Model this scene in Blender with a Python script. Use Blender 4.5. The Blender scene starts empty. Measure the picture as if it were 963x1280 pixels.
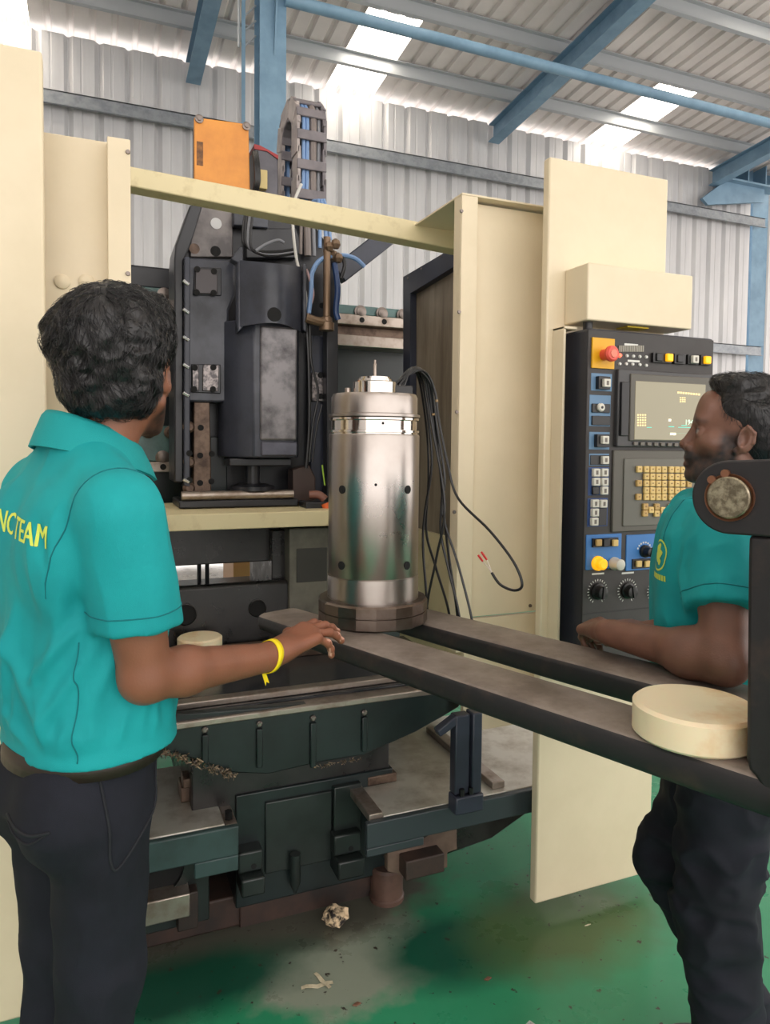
import bpy, bmesh, math, random
import numpy as np
from mathutils import Vector, Matrix, Euler
from mathutils.bvhtree import BVHTree

random.seed(7); np.random.seed(7)
scn = bpy.context.scene
COL = scn.collection

# ------------------------------------------------------------------ camera
FPX = 890.0; YAW = math.radians(22.5); PITCH = math.radians(2.5); ROLL = 0.010
CXP = 481.5; CYP = 594.0; CAMH = 1.456
cam_d = bpy.data.cameras.new('camera'); cam = bpy.data.objects.new('camera', cam_d); COL.objects.link(cam)
CM = (Matrix.Rotation(-YAW, 3, 'Z') @ Matrix.Rotation(math.pi/2 - PITCH, 3, 'X') @ Matrix.Rotation(ROLL, 3, 'Z'))
cam.matrix_world = Matrix.Translation((0, 0, CAMH)) @ CM.to_4x4()
cam_d.sensor_fit = 'VERTICAL'; cam_d.sensor_height = 36.0; cam_d.lens = FPX/1280*36.0
cam_d.shift_y = (CYP - 640)/1280; cam_d.shift_x = 0.0
cam_d.clip_start = .05; cam_d.clip_end = 200
scn.camera = cam
CO = Vector((0, 0, CAMH))

def ray(px, py): return CM @ Vector(((px-CXP)/FPX, (CYP-py)/FPX, -1.0))
def at(px, py, x=None, y=None, z=None, d=None):
    """direction of a photo pixel, met with a plane the thing touches"""
    r = ray(px, py)
    if x is not None: t = x/r.x
    elif y is not None: t = y/r.y
    elif z is not None: t = (z-CAMH)/r.z
    else: t = d
    return CO + t*r

# ------------------------------------------------------------------ world, sky light, exposure
w = bpy.data.worlds.new('sky'); scn.world = w; w.use_nodes = True
nt = w.node_tree; bgn = nt.nodes['Background']
bgn.inputs[0].default_value = (1.0, .95, .91, 1); bgn.inputs[1].default_value = 1.7
scn.view_settings.view_transform = 'Standard'; scn.view_settings.look = 'None'
scn.view_settings.gamma = 1.0; scn.view_settings.use_curve_mapping = False
scn.view_settings.exposure = 0.66
sun_d = bpy.data.lights.new('sun', 'SUN'); sun = bpy.data.objects.new('sun', sun_d); COL.objects.link(sun)
sun_d.energy = 2.0; sun_d.angle = math.radians(8); sun.rotation_euler = (math.radians(35), math.radians(20), 0)
sun['kind'] = 'structure'
SKYLIGHT_STRENGTH = 4.5

# ------------------------------------------------------------------ helpers: materials
def lin(c):
    return tuple(((v/255)/12.92 if v/255 <= .04045 else ((v/255+.055)/1.055)**2.4) for v in c)
MATS = {}
def mat(name, rgb, rough=.5, metal=0.0, rgb2=None, scale=6.0, lo=.4, hi=.65, detail=6.0, bump=0.0, bscale=80.0,
        stretch=None, rvar=0.0, emit=0.0, coat=0.0, sheen=0.0, sss=0.0, vcol=False, bdetail=4.0, spec=None):
    if name in MATS: return MATS[name]
    m = bpy.data.materials.new(name); m.use_nodes = True
    n = m.node_tree.nodes; l = m.node_tree.links; b = n['Principled BSDF']
    c = (*lin(rgb), 1)
    b.inputs['Base Color'].default_value = c; b.inputs['Roughness'].default_value = rough; b.inputs['Metallic'].default_value = metal
    tc = n.new('ShaderNodeTexCoord'); mp = n.new('ShaderNodeMapping'); l.new(tc.outputs['Object'], mp.inputs[0])
    if stretch: mp.inputs['Scale'].default_value = stretch
    src = None
    if vcol:
        a = n.new('ShaderNodeVertexColor'); a.layer_name = 'Col'; src = a.outputs['Color']
    if rgb2 is not None:
        no = n.new('ShaderNodeTexNoise'); no.inputs['Scale'].default_value = scale; no.inputs['Detail'].default_value = detail
        no.inputs['Roughness'].default_value = .62; l.new(mp.outputs[0], no.inputs['Vector'])
        r = n.new('ShaderNodeMapRange'); r.inputs['From Min'].default_value = lo; r.inputs['From Max'].default_value = hi
        l.new(no.outputs['Fac'], r.inputs['Value'])
        mx = n.new('ShaderNodeMix'); mx.data_type = 'RGBA'
        mx.inputs[6].default_value = c; mx.inputs[7].default_value = (*lin(rgb2), 1)
        if src: l.new(src, mx.inputs[6])
        l.new(r.outputs[0], mx.inputs[0]); src = mx.outputs[2]
        if rvar:
            mr = n.new('ShaderNodeMapRange'); mr.inputs['To Min'].default_value = rough; mr.inputs['To Max'].default_value = min(1, max(.03, rough+rvar))
            l.new(r.outputs[0], mr.inputs['Value']); l.new(mr.outputs[0], b.inputs['Roughness'])
    if src: l.new(src, b.inputs['Base Color'])
    if bump:
        nb = n.new('ShaderNodeTexNoise'); nb.inputs['Scale'].default_value = bscale; nb.inputs['Detail'].default_value = bdetail
        l.new(mp.outputs[0], nb.inputs['Vector'])
        bp = n.new('ShaderNodeBump'); bp.inputs['Strength'].default_value = bump; bp.inputs['Distance'].default_value = .004
        l.new(nb.outputs['Fac'], bp.inputs['Height']); l.new(bp.outputs[0], b.inputs['Normal'])
    if emit:
        b.inputs['Emission Strength'].default_value = emit; b.inputs['Emission Color'].default_value = c
    if coat: b.inputs['Coat Weight'].default_value = coat; b.inputs['Coat Roughness'].default_value = .15
    if sheen: b.inputs['Sheen Weight'].default_value = sheen; b.inputs['Sheen Roughness'].default_value = .5
    if sss: b.inputs['Subsurface Weight'].default_value = sss; b.inputs['Subsurface Radius'].default_value = (.012, .005, .003); b.inputs['Subsurface Scale'].default_value = .6
    if spec is not None: b.inputs['Specular IOR Level'].default_value = spec
    MATS[name] = m
    return m

# ------------------------------------------------------------------ helpers: objects
def tag(o, label=None, cat=None, group=None, kind=None):
    if label: o['label'] = label
    if cat: o['category'] = cat
    if group: o['group'] = group
    if kind: o['kind'] = kind
    return o
def wloc(o):
    v = Vector((0, 0, 0))
    while o: v += o.location; o = o.parent
    return v
def thing(name, loc, label, cat, group=None):
    o = bpy.data.objects.new(name, None); COL.objects.link(o); o.location = loc
    o.empty_display_size = .05
    return tag(o, label, cat, group)

class MB:
    """collects shapes given in world metres; build() links them as one mesh object"""
    def __init__(s): s.v = []; s.f = []
    def add(s, vs, fs):
        n = len(s.v); s.v += [tuple(v) for v in vs]; s.f += [tuple(i+n for i in f) for f in fs]; return s
    def box(s, p0, p1):
        x0, x1 = sorted((p0[0], p1[0])); y0, y1 = sorted((p0[1], p1[1])); z0, z1 = sorted((p0[2], p1[2]))
        return s.add([(x0,y0,z0),(x1,y0,z0),(x1,y1,z0),(x0,y1,z0),(x0,y0,z1),(x1,y0,z1),(x1,y1,z1),(x0,y1,z1)],
                     [(0,3,2,1),(4,5,6,7),(0,1,5,4),(1,2,6,5),(2,3,7,6),(3,0,4,7)])
    def prism(s, poly, vec):
        """flat polygon extruded by vec"""
        n = len(poly); P = [Vector(p) for p in poly]; v = Vector(vec)
        nr = Vector((0, 0, 0))
        for i in range(n):
            a, b = P[i], P[(i+1) % n]; nr += a.cross(b)
        if nr.dot(v) > 0: P.reverse()
        Q = [p+v for p in P]
        return s.add(P+Q, [tuple(range(n)), tuple(range(2*n-1, n-1, -1))] +
                     [(i, i+n, (i+1) % n + n, (i+1) % n) for i in range(n)])
    def tube(s, path, r, n=8, cap=True):
        P = [Vector(p) for p in path]; R = r if hasattr(r, '__len__') else [r]*len(P)
        vs = []; T0 = None; U = None
        for i, p in enumerate(P):
            t = (P[min(i+1, len(P)-1)] - P[max(i-1, 0)]).normalized()
            if U is None:
                a = Vector((0, 0, 1)) if abs(t.z) < .9 else Vector((1, 0, 0)); U = a.cross(t).normalized()
            else:
                U = (U - t*U.dot(t)); U = U.normalized() if U.length > 1e-6 else t.orthogonal().normalized()
            V = t.cross(U)
            for k in range(n):
                a = 2*math.pi*k/n; vs.append(p + (U*math.cos(a)+V*math.sin(a))*R[i])
        m = len(P)
        fs = [(i*n+k, i*n+(k+1) % n, (i+1)*n+(k+1) % n, (i+1)*n+k) for i in range(m-1) for k in range(n)]
        if cap: fs += [tuple(range(n-1, -1, -1)), tuple((m-1)*n+k for k in range(n))]
        return s.add(vs, fs)
    def cyl(s, a, b, r, r2=None, n=24): return s.tube([a, b], [r, r if r2 is None else r2], n)
    def lathe(s, o, prof, n=48, axis=(0, 0, 1), capa=True, capb=True, ph=0.0):
        A = Vector(axis).normalized(); U = A.orthogonal().normalized(); V = A.cross(U); o = Vector(o)
        vs = []
        for r, h in prof:
            for k in range(n):
                a = 2*math.pi*(k+ph)/n; vs.append(o + A*h + (U*math.cos(a)+V*math.sin(a))*r)
        m = len(prof)
        fs = [(i*n+k, i*n+(k+1) % n, (i+1)*n+(k+1) % n, (i+1)*n+k) for i in range(m-1) for k in range(n)]
        if capa: fs.append(tuple(range(n-1, -1, -1)))
        if capb: fs.append(tuple((m-1)*n+k for k in range(n)))
        return s.add(vs, fs)
    def build(s, name, m, parent=None, bev=0.0, sharp=35, flat=False, seg=2):
        me = bpy.data.meshes.new(name)
        o = bpy.data.objects.new(name, me); COL.objects.link(o)
        off = Vector((0, 0, 0))
        if parent:
            o.parent = parent; off = wloc(parent)
        me.from_pydata([(a-off.x, b-off.y, c-off.z) for a, b, c in s.v], [], s.f)
        me.materials.append(m)
        if not flat:
            me.shade_smooth(); me.set_sharp_from_angle(angle=math.radians(sharp))
        me.validate()
        if bev:
            md = o.modifiers.new('bevel', 'BEVEL'); md.width = bev; md.segments = seg; md.limit_method = 'ANGLE'; md.angle_limit = math.radians(40)
            md.harden_normals = False
        return o

def pin(src, loc, parent, name=None):
    """a copy of a small piece, sharing its mesh"""
    o = src.copy(); COL.objects.link(o); o.parent = parent; o.location = Vector(loc) - wloc(parent)
    if name: o.name = name
    return o
def proto(mb, name, m, bev=0, sharp=35):
    o = mb.build(name, m, None, bev, sharp); COL.objects.unlink(o); return o
def smooth_path(pts, n=6):
    P = [Vector(p) for p in pts]; out = []
    for i in range(len(P)-1):
        p0, p1, p2, p3 = P[max(i-1, 0)], P[i], P[i+1], P[min(i+2, len(P)-1)]
        for k in range(n):
            t = k/n; out.append(.5*((2*p1)+(p2-p0)*t+(2*p0-5*p1+4*p2-p3)*t*t+(3*p1-p0-3*p2+p3)*t**3))
    out.append(P[-1]); return out
def quadpx(pts, y=None, x=None, z=None): return [at(a, b, x=x, y=y, z=z) for a, b in pts]

# ------------------------------------------------------------------ materials
CREAM = mat('cream paint', (228, 213, 184), .42, rgb2=(221, 206, 176), scale=3, rvar=.1)
CREAMW = mat('worn cream paint', (221, 207, 165), .45, rgb2=(190, 172, 128), scale=14, lo=.55, hi=.8)
NAVY = mat('navy steel paint', (52, 56, 70), .38, rgb2=(40, 43, 54), scale=5)
BLACKP = mat('black machine paint', (34, 35, 40), .34, rgb2=(52, 52, 56), scale=9, lo=.5, hi=.8, rvar=.2)
HEADP = mat('dark slate machine paint', (62, 65, 76), .3, rgb2=(46, 48, 56), scale=7, rvar=.15)
HEADPALE = mat('mottled pale slate paint', (126, 122, 124), .3, metal=.25, rgb2=(72, 70, 74), scale=11, lo=.45, hi=.7, rvar=.2)
TEAL = mat('oily teal machine paint', (92, 128, 126), .32, rgb2=(58, 78, 78), scale=6, lo=.45, hi=.75)
TEALD = mat('dark teal machine paint', (32, 42, 43), .32, rgb2=(20, 26, 27), scale=5)
STEEL = mat('ground steel rail', (168, 156, 146), .32, metal=.8, rgb2=(128, 112, 100), scale=16, lo=.45, hi=.75, rvar=.2)
RUSTY = mat('rusty oily steel', (118, 98, 84), .45, metal=.5, rgb2=(70, 54, 46), scale=20, lo=.4, hi=.7)
BOLT = mat('black oxide bolt', (30, 29, 30), .35, metal=.6)
BOLTS = mat('dull bolt steel', (128, 118, 112), .35, metal=.8)
DARK = mat('dark hole', (9, 9, 10), .8)
RUBBER = mat('black rubber cable', (22, 22, 24), .34)
BLUEST = mat('blue structural steel paint', (122, 154, 178), .5, rgb2=(106, 138, 162), scale=4)
GALV = mat('galvanised steel', (150, 154, 158), .45, metal=.45, rgb2=(128, 132, 138), scale=12)
SHEET = mat('galvalume cladding', (207, 206, 207), .45, metal=.15, rgb2=(193, 192, 194), scale=1.5, stretch=(3, 3, .4))
ROOFM = mat('roof sheeting', (228, 221, 218), .55, metal=.0, rgb2=(214, 207, 204), scale=1.5)
FORKM = mat('worn black fork steel', (46, 44, 46), .42, metal=.25, rgb2=(84, 66, 58), scale=9, lo=.52, hi=.85, bump=.15, bscale=60)
# ------------------------------------------------------------------ the hall
YW = 8.5                                            # back wall plane
# floor
def floor_mat():
    m = bpy.data.materials.new('green epoxy floor'); m.use_nodes = True
    n = m.node_tree.nodes; l = m.node_tree.links; b = n['Principled BSDF']
    tc = n.new('ShaderNodeTexCoord')
    def noise(s, d=8, r=.6):
        q = n.new('ShaderNodeTexNoise'); q.inputs['Scale'].default_value = s; q.inputs['Detail'].default_value = d
        q.inputs['Roughness'].default_value = r; l.new(tc.outputs['Object'], q.inputs['Vector']); return q.outputs['Fac']
    def rng(src, a, c, t0=0., t1=1.):
        q = n.new('ShaderNodeMapRange'); q.inputs['From Min'].default_value = a; q.inputs['From Max'].default_value = c
        q.inputs['To Min'].default_value = t0; q.inputs['To Max'].default_value = t1; l.new(src, q.inputs['Value']); return q.outputs[0]
    def mix(f, a, c):
        q = n.new('ShaderNodeMix'); q.data_type = 'RGBA'; l.new(f, q.inputs[0])
        for i, s in ((6, a), (7, c)):
            if isinstance(s, tuple): q.inputs[i].default_value = (*lin(s), 1)
            else: l.new(s, q.inputs[i])
        return q.outputs[2]
    def blob(cx, cy, rx, ry, edge, ns=5., na=.5):
        """a worn, stained or painted-shade patch with a ragged outline"""
        mp = n.new('ShaderNodeMapping'); mp.vector_type = 'POINT'
        mp.inputs['Location'].default_value = (-cx/rx, -cy/ry, 0); mp.inputs['Scale'].default_value = (1/rx, 1/ry, 0)
        l.new(tc.outputs['Object'], mp.inputs[0])
        ln = n.new('ShaderNodeVectorMath'); ln.operation = 'LENGTH'; l.new(mp.outputs[0], ln.inputs[0])
        a = n.new('ShaderNodeMath'); a.operation = 'MULTIPLY_ADD'; l.new(noise(ns), a.inputs[0]); a.inputs[1].default_value = na; l.new(ln.outputs['Value'], a.inputs[2])
        return rng(a.outputs[0], 1+na/2+edge, 1+na/2-edge)
    base = mix(rng(noise(1.7), .35, .65), (40, 138, 97), (58, 150, 110))
    p = at(430, 1195, z=0)
    base = mix(blob(p.x, p.y, .27, .2, .18, 6, 1.3), base, (142, 150, 134))           # paint worn to concrete
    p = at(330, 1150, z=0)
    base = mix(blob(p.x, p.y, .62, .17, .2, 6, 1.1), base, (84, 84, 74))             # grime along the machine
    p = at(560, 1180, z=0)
    base = mix(blob(p.x, p.y, .2, .15, .4, 4, 1.0), base, (24, 84, 64))           # dark shadow painted into the floor colour
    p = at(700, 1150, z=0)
    base = mix(blob(p.x, p.y, .3, .2, .35, 4, 1.0), base, (74, 100, 60))  # olive patch paints the tall panel's shadow
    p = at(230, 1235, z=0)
    base = mix(blob(p.x, p.y, .3, .12, .4, 5, 1.0), base, (24, 74, 57))  # dark green patch, floor shade put into the colour
    sp = rng(noise(38., 4, .5), .66, .7)
    base = mix(sp, base, (52, 44, 36))
    # green coat round the machine only; unseen concrete added to cut green bounce
    sep = n.new('ShaderNodeSeparateXYZ'); l.new(tc.outputs['Object'], sep.inputs[0])
    def edge(o, c, w_):
        a = n.new('ShaderNodeMath'); a.operation = 'SUBTRACT'; l.new(sep.outputs[o], a.inputs[0]); a.inputs[1].default_value = c
        q = n.new('ShaderNodeMath'); q.operation = 'ABSOLUTE'; l.new(a.outputs[0], q.inputs[0])
        g = n.new('ShaderNodeMath'); g.operation = 'GREATER_THAN'; l.new(q.outputs[0], g.inputs[0]); g.inputs[1].default_value = w_; return g.outputs[0]
    mxx = n.new('ShaderNodeMath'); mxx.operation = 'MAXIMUM'; l.new(edge(0, 1.4, 2.9), mxx.inputs[0]); l.new(edge(1, 2.6, 3.2), mxx.inputs[1])
    base = mix(mxx.outputs[0], base, mix(rng(noise(2.5), .35, .65), (150, 146, 140), (166, 162, 156)))
    l.new(base, b.inputs['Base Color'])
    l.new(rng(noise(6.), .3, .7, .22, .42), b.inputs['Roughness'])
    bp = n.new('ShaderNodeBump'); bp.inputs['Strength'].default_value = .06; bp.inputs['Distance'].default_value = .003
    l.new(noise(45.), bp.inputs['Height']); l.new(bp.outputs[0], b.inputs['Normal'])
    return m
fl = MB().box((-14, -12, -.1), (20, YW+.6, 0)).build('floor', floor_mat()); tag(fl, 'green epoxy workshop floor worn and stained around the machine, with painted shade', kind='structure')

# corrugated back wall: sheets with trapezoid ribs
def rib_profile(x0, pitch, n, depth):
    pts = []
    for i in range(n):
        a = x0+i*pitch
        pts += [(a, depth), (a+.045*pitch/.3, 0), (a+.115*pitch/.3, 0), (a+.12*pitch/.3, .004), (a+.135*pitch/.3, .004), (a+.14*pitch/.3, 0), (a+.255*pitch/.3, 0), (a+.29*pitch/.3, depth)]
    pts.append((x0+n*pitch, depth))
    return pts
WT = 5.78                                           # wall top
wall = bpy.data.objects.new('wall_back', None); COL.objects.link(wall)
tag(wall, 'silver corrugated metal cladding behind the machine', kind='structure')
PIT = .305
def sheet_mesh(name, length, m):
    prof = rib_profile(0, PIT, 4, .045)
    vs = []; fs = []
    for (x, d) in prof: vs += [(x, d, 0), (x, d, length), (x, d+.002, 0), (x, d+.002, length)]
    for i in range(len(prof)-1):
        a = 4*i; fs += [(a, a+4, a+5, a+1), (a+2, a+3, a+7, a+6)]
    me = bpy.data.meshes.new(name); me.from_pydata(vs, [], fs); me.materials.append(m); return me
sm = sheet_mesh('cladding_sheet', WT-.05, SHEET)
k = 0
XCOL = at(940, 300, y=YW).x
x = XCOL - 4*PIT*14
while x < XCOL - .1:
    o = bpy.data.objects.new('cladding_sheet', sm); COL.objects.link(o); o.parent = wall; o.location = (x, YW, .05+random.uniform(-.015, .015)); x += 4*PIT
x = XCOL+.35
for k in range(4):
    o = bpy.data.objects.new('cladding_sheet', sm); COL.objects.link(o); o.parent = wall; o.location = (x, YW, .05); x += 4*PIT
def zsec(mb, x0, x1, y, z, h, f=.09):
    """rolled Z section running along x"""
    t = .012
    mb.box((x0, y, z-h/2), (x1, y+t, z+h/2)); mb.box((x0, y, z+h/2-t), (x1, y+f, z+h/2)); mb.box((x0, y-f*.25, z-h/2), (x1, y, z-h/2+t))
for (px, py) in ((500, 198), (925, 437)):
    p = at(px, py, y=YW-.12)
    m_ = MB(); zsec(m_, -9, at(957, 281, y=YW-.12).x, YW-.12, p.z, .15, .11); m_.build('girt', GALV, wall)
p = at(925, 437, y=YW-.12)
m_ = MB(); zsec(m_, -9, 9, YW-.12, p.z-2.1, .15, .11); m_.build('girt', GALV, wall)

# roof: rises gently from the back wall toward the viewer
SL = .10; RZ0 = WT+.06
def rz_(y): return RZ0 + SL*(YW-y)
def roofpt(px, py, off=0.0):
    r = ray(px, py); t = (RZ0-off+SL*YW-CAMH)/(r.z+SL*r.y); return CO+t*r
ceil = bpy.data.objects.new('ceiling', None); COL.objects.link(ceil); tag(ceil, 'grey ribbed metal roof with translucent daylight strips', kind='structure')
YR0, YR1 = YW+.5, -7.0
sk = []                                              # daylight strips: (x0, x1, y0, y1)
SKW = .62
a = roofpt(405, 112); sk.append((a.x, a.x+SKW))
a2 = roofpt(725, 180); sk.append((a2.x, a2.x+SKW))
step = a2.x - a.x
for j in (-1, -2, 2, 3): sk.append((a.x+j*step, a.x+j*step+SKW))
SKTOP = roofpt(484, 15).y; SKBOT = YW+.02
SKEM = mat('daylight through translucent sheet', (255, 246, 232), .6, emit=SKYLIGHT_STRENGTH)
RP = .2
def roof_strip(x0, x1, ya, yb, name, m, parent, dz=0):
    vs = []; fs = []; i = 0
    n = max(1, round((x1-x0)/RP)); st = (x1-x0)/n
    prof = []
    for i in range(n):
        q = x0+i*st; prof += [(q, 0), (q+.13*st/.2, 0), (q+.15*st/.2, .035), (q+.185*st/.2, .035)]
    prof.append((x1, 0))
    for (q, d) in prof: vs += [(q, ya, rz_(ya)+d+dz), (q, yb, rz_(yb)+d+dz), (q, ya, rz_(ya)+d+dz+.004), (q, yb, rz_(yb)+d+dz+.004)]
    for i in range(len(prof)-1):
        b_ = 4*i; fs += [(b_, b_+4, b_+5, b_+1), (b_+2, b_+3, b_+7, b_+6)]
    return MB().add(vs, fs).build(name, m, parent, flat=True)
sk.sort()
LEN = YW - SKTOP
xs = -9.0
edges = [xs]
for (s0, s1) in sk: edges += [s0, s1]
edges.append(17.0)
SKP = [(SKBOT, SKTOP)] + [(SKTOP-1.6-j*(LEN+1.6), SKTOP-1.6-j*(LEN+1.6)-LEN) for j in range(4)]
for i in range(0, len(edges)-1, 2):
    x0, x1 = edges[i], edges[i+1]
    nn = max(1, round((x1-x0)/1.2))
    for j in range(nn):
        roof_strip(x0+(x1-x0)*j/nn, x0+(x1-x0)*(j+1)/nn, YR0, YR1, 'roof_sheet', ROOFM, ceil)
for (s0, s1) in sk:
    ys = [YR0]
    for (a_, b_) in SKP: ys += [a_, b_]
    ys.append(YR1)
    for j in range(0, len(ys)-1):
        if ys[j] <= ys[j+1]: continue
        if j % 2: roof_strip(s0, s1, ys[j], ys[j+1], 'skylight_sheet', SKEM, ceil)
        else: roof_strip(s0, s1, ys[j], ys[j+1], 'roof_sheet', ROOFM, ceil)
# purlins along x
pys = [roofpt(635, 118, .08).y, roofpt(685, 55, .08).y]
dp = pys[0]-pys[1]
PURL = mat('pale roof purlin', (178, 182, 186), .45, metal=.25)
for j in range(-0, 14):
    y = pys[0]-dp*j
    if y < YR1: break
    m_ = MB(); z = rz_(y)-.075
    m_.box((-9, y, z-.06), (17, y+.012, z+.07)); m_.box((-9, y, z-.07), (17, y+.06, z-.058)); m_.box((-9, y-.05, z+.06), (17, y, z+.07))
    m_.build('purlin', PURL, ceil)
# rafters along y: tapered I sections
ra = at(613, 153, y=YW).x; rb = at(240, 78, y=YW).x
for xr in (ra, rb, ra+(ra-rb), rb-(ra-rb)):
    m_ = MB()
    for (w_, d0, d1) in ((.16, .14, .152), (.012, .152, .36), (.16, .36, .375)):
        poly = [(xr-w_/2, YW-.1, rz_(YW-.1)-d0), (xr-w_/2, YR1, rz_(YR1)-d0), (xr-w_/2, YR1, rz_(YR1)-d1), (xr-w_/2, YW-.1, rz_(YW-.1)-d1)]
        m_.prism(poly, (w_, 0, 0))
    m_.build('rafter', BLUEST, ceil)
# columns
def hcol(cx, cy, z0, z1, wx, wy, flange='y'):
    m_ = MB(); t = .014
    if flange == 'y':      # flanges parallel to x (faces toward the viewer)
        m_.box((cx-wx/2, cy-wy/2, z0), (cx+wx/2, cy-wy/2+t, z1)); m_.box((cx-wx/2, cy+wy/2-t, z0), (cx+wx/2, cy+wy/2, z1)); m_.box((cx-.006, cy-wy/2+t, z0), (cx+.006, cy+wy/2-t, z1))
    else:
        m_.box((cx-wx/2, cy-wy/2, z0), (cx-wx/2+t, cy+wy/2, z1)); m_.box((cx+wx/2-t, cy-wy/2, z0), (cx+wx/2, cy+wy/2, z1)); m_.box((cx-wx/2+t, cy-.006, z0), (cx+wx/2-t, cy+.006, z1))
    return m_
YC = 6.0
c0 = at(325, 60, y=YC).x; c1 = at(358, 60, y=YC).x; cz = rz_(YC)-.1
cl = thing('steel_column', ((c0+c1)/2, YC+.1, 0), 'blue painted steel column rising behind the orange box and cable chain', 'column')
hcol((c0+c1)/2, YC+.11, .02, cz, c1-c0, .22).build('shaft', BLUEST, cl)
MB().box((c0-.08, YC-.05, 0), (c1+.08, YC+.3, .02)).build('base_plate', BLUEST, cl)
xg = c0-.1
m_ = MB()
m_.box((xg-.02, YC+.15, 1.0), (xg+.01, YC+.17, cz))
m_.build('side_angle', BLUEST, cl)
lad = MB()
zt = at(312, 5, y=YC+.16).z; zb = at(312, 62, y=YC+.16).z
for i in range(4):
    z0 = zb+(zt-zb)*i/3.; z1 = z0+(zt-zb)/3
    lad.tube([(xg-.01, YC+.16, z0), (c0, YC+.16, z1)], .008, 6)
lad.tube([(xg-.045, YC+.16, zb), (xg-.045, YC+.16, zt+.3)], .01, 6)
lad.build('lattice_brace', PURL, cl)
m_ = MB(); gz = at(345, 70, y=YC).z; 
m_.prism([(c0+.12, YC-.001, cz), (c0+.12, YC-.001, gz), (c0+.12, YC-.22, cz)], (.012, 0, 0)); m_.build('gusset', BLUEST, cl)
# column in the line of the wall, at the end of the cladding
XC0 = at(941, 300, y=YW+.02).x
cr = thing('steel_column', (XC0+.17, YW+.1, 0), 'tall blue steel wall column at the end of the cladding, with a framed bracket', 'column')
hcol(XC0+.17, YW+.16, .02, 7.2, .34, .28).build('shaft', BLUEST, cr)
MB().box((XC0-.05, YW-.02, 0), (XC0+.4, YW+.32, .02)).build('base_plate', BLUEST, cr)
b0 = at(913, 170, y=YW-.25); b1 = at(913, 225, y=YW-.25)
xb1 = XC0+.3
m_ = MB(); t = .03
zt0, zb0 = b0.z, b1.z
yb_ = YW-.28
m_.box((b0.x, yb_, zt0-t), (xb1, yb_+.25, zt0)); m_.box((b0.x, yb_, zb0), (xb1, yb_+.25, zb0+t))
m_.box((b0.x, yb_+.23, zb0+t), (xb1, yb_+.25, zt0-t))
for q in (0, .33, .66, 1): 
    xx = b0.x+(xb1-b0.x-.02)*q; m_.box((xx, yb_, zb0+t), (xx+.02, yb_+.23, zt0-t))
m_.build('bracket', BLUEST, cr)
m_ = MB().prism([(b0.x, yb_+.1, zb0), (b0.x-.45, yb_+.1, zb0-.32), (b0.x-.33, yb_+.1, zb0-.40), (XC0, yb_+.1, zb0-.2), (XC0, yb_+.1, zb0)], (0, .05, 0)); m_.build('knee_brace', BLUEST, cr)
# service pipe between the columns
pa = at(370, 0, y=YC-.05); pb = at(958, 151, y=YC-.05)
pipe = MB().cyl((c1-.02, YC-.02, pa.z), (pb.x+1.5, YC-.02, pb.z), .05, n=20).build('service_pipe', BLUEST); tag(pipe, 'slim blue pipe running below the roof away from the column', 'pipe')

# unseen wall added on the left to cut light on the cream panel
wl = bpy.data.objects.new('wall_left_blocker', None); COL.objects.link(wl); tag(wl, 'silver corrugated side wall, unseen, added to block light from the left', kind='structure')
for j in range(12):
    o = bpy.data.objects.new('cladding_sheet', sm); COL.objects.link(o); o.parent = wl; o.rotation_euler = (0, 0, math.pi/2); o.location = (-6.5, YW-4*PIT*(j+1), .05)
# ------------------------------------------------------------------ machine enclosure
Y0 = 1.775
enc = thing('machine_enclosure', (.6, 2.0, 0), 'cream sheet-metal enclosure frame of the machine with tall front panels and open top', 'machine cover')
# tall left front panel (folded sheet)
xl = at(55, 300, y=Y0).x
MB().box((-1.0, Y0, .13), (xl, Y0+.045, 2.312)).build('front_panel', CREAM, enc, bev=.006)
# recessed left panel and its folded post
x0 = at(57, 170, y=1.93).x; x1 = at(134, 170, y=1.93).x; xp = at(163, 172, y=1.885).x; xp0 = at(134, 172, y=1.885).x
MB().box((-.75, 1.935, .82), (x1+.03, 1.955, 2.2)).build('recessed_panel', CREAM, enc, bev=.003)
MB().box((xp0, 1.885, .82), (xp, 1.9, 2.195)).box((xp0, 1.9, .82), (xp0+.012, 1.935, 2.195)).box((xp-.006, 1.9, .82), (xp, 1.96, 2.195)).build('corner_post', CREAM, enc, bev=.002)
plug = proto(MB().lathe((0, 0, 0), [(.018, 0), (.018, -.004), (.012, -.008)], 20, axis=(0, 1, 0), capa=False), 'panel_plug', CREAM)
for a in ((78, 352), (108, 352)): pin(plug, at(*a, y=1.934), enc)
rv = proto(MB().lathe((0, 0, 0), [(.006, 0), (.005, -.004)], 10, axis=(0, 1, 0), capa=False), 'rivet', BOLTS)
for py in (190, 342, 430, 520): pin(rv, at(160, py, y=1.884), enc)
# cross beam over the opening (folded tray section, slightly out of level)
YB = 2.235
bl0 = at(160, 207, y=YB); bl1 = at(160, 232, y=YB); br0 = at(592, 290, y=YB); br1 = at(592, 316, y=YB)
MB().prism([bl0, br0, br1, bl1], (0, .07, 0)).build('cross_beam', CREAMW, enc, bev=.004)
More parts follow.
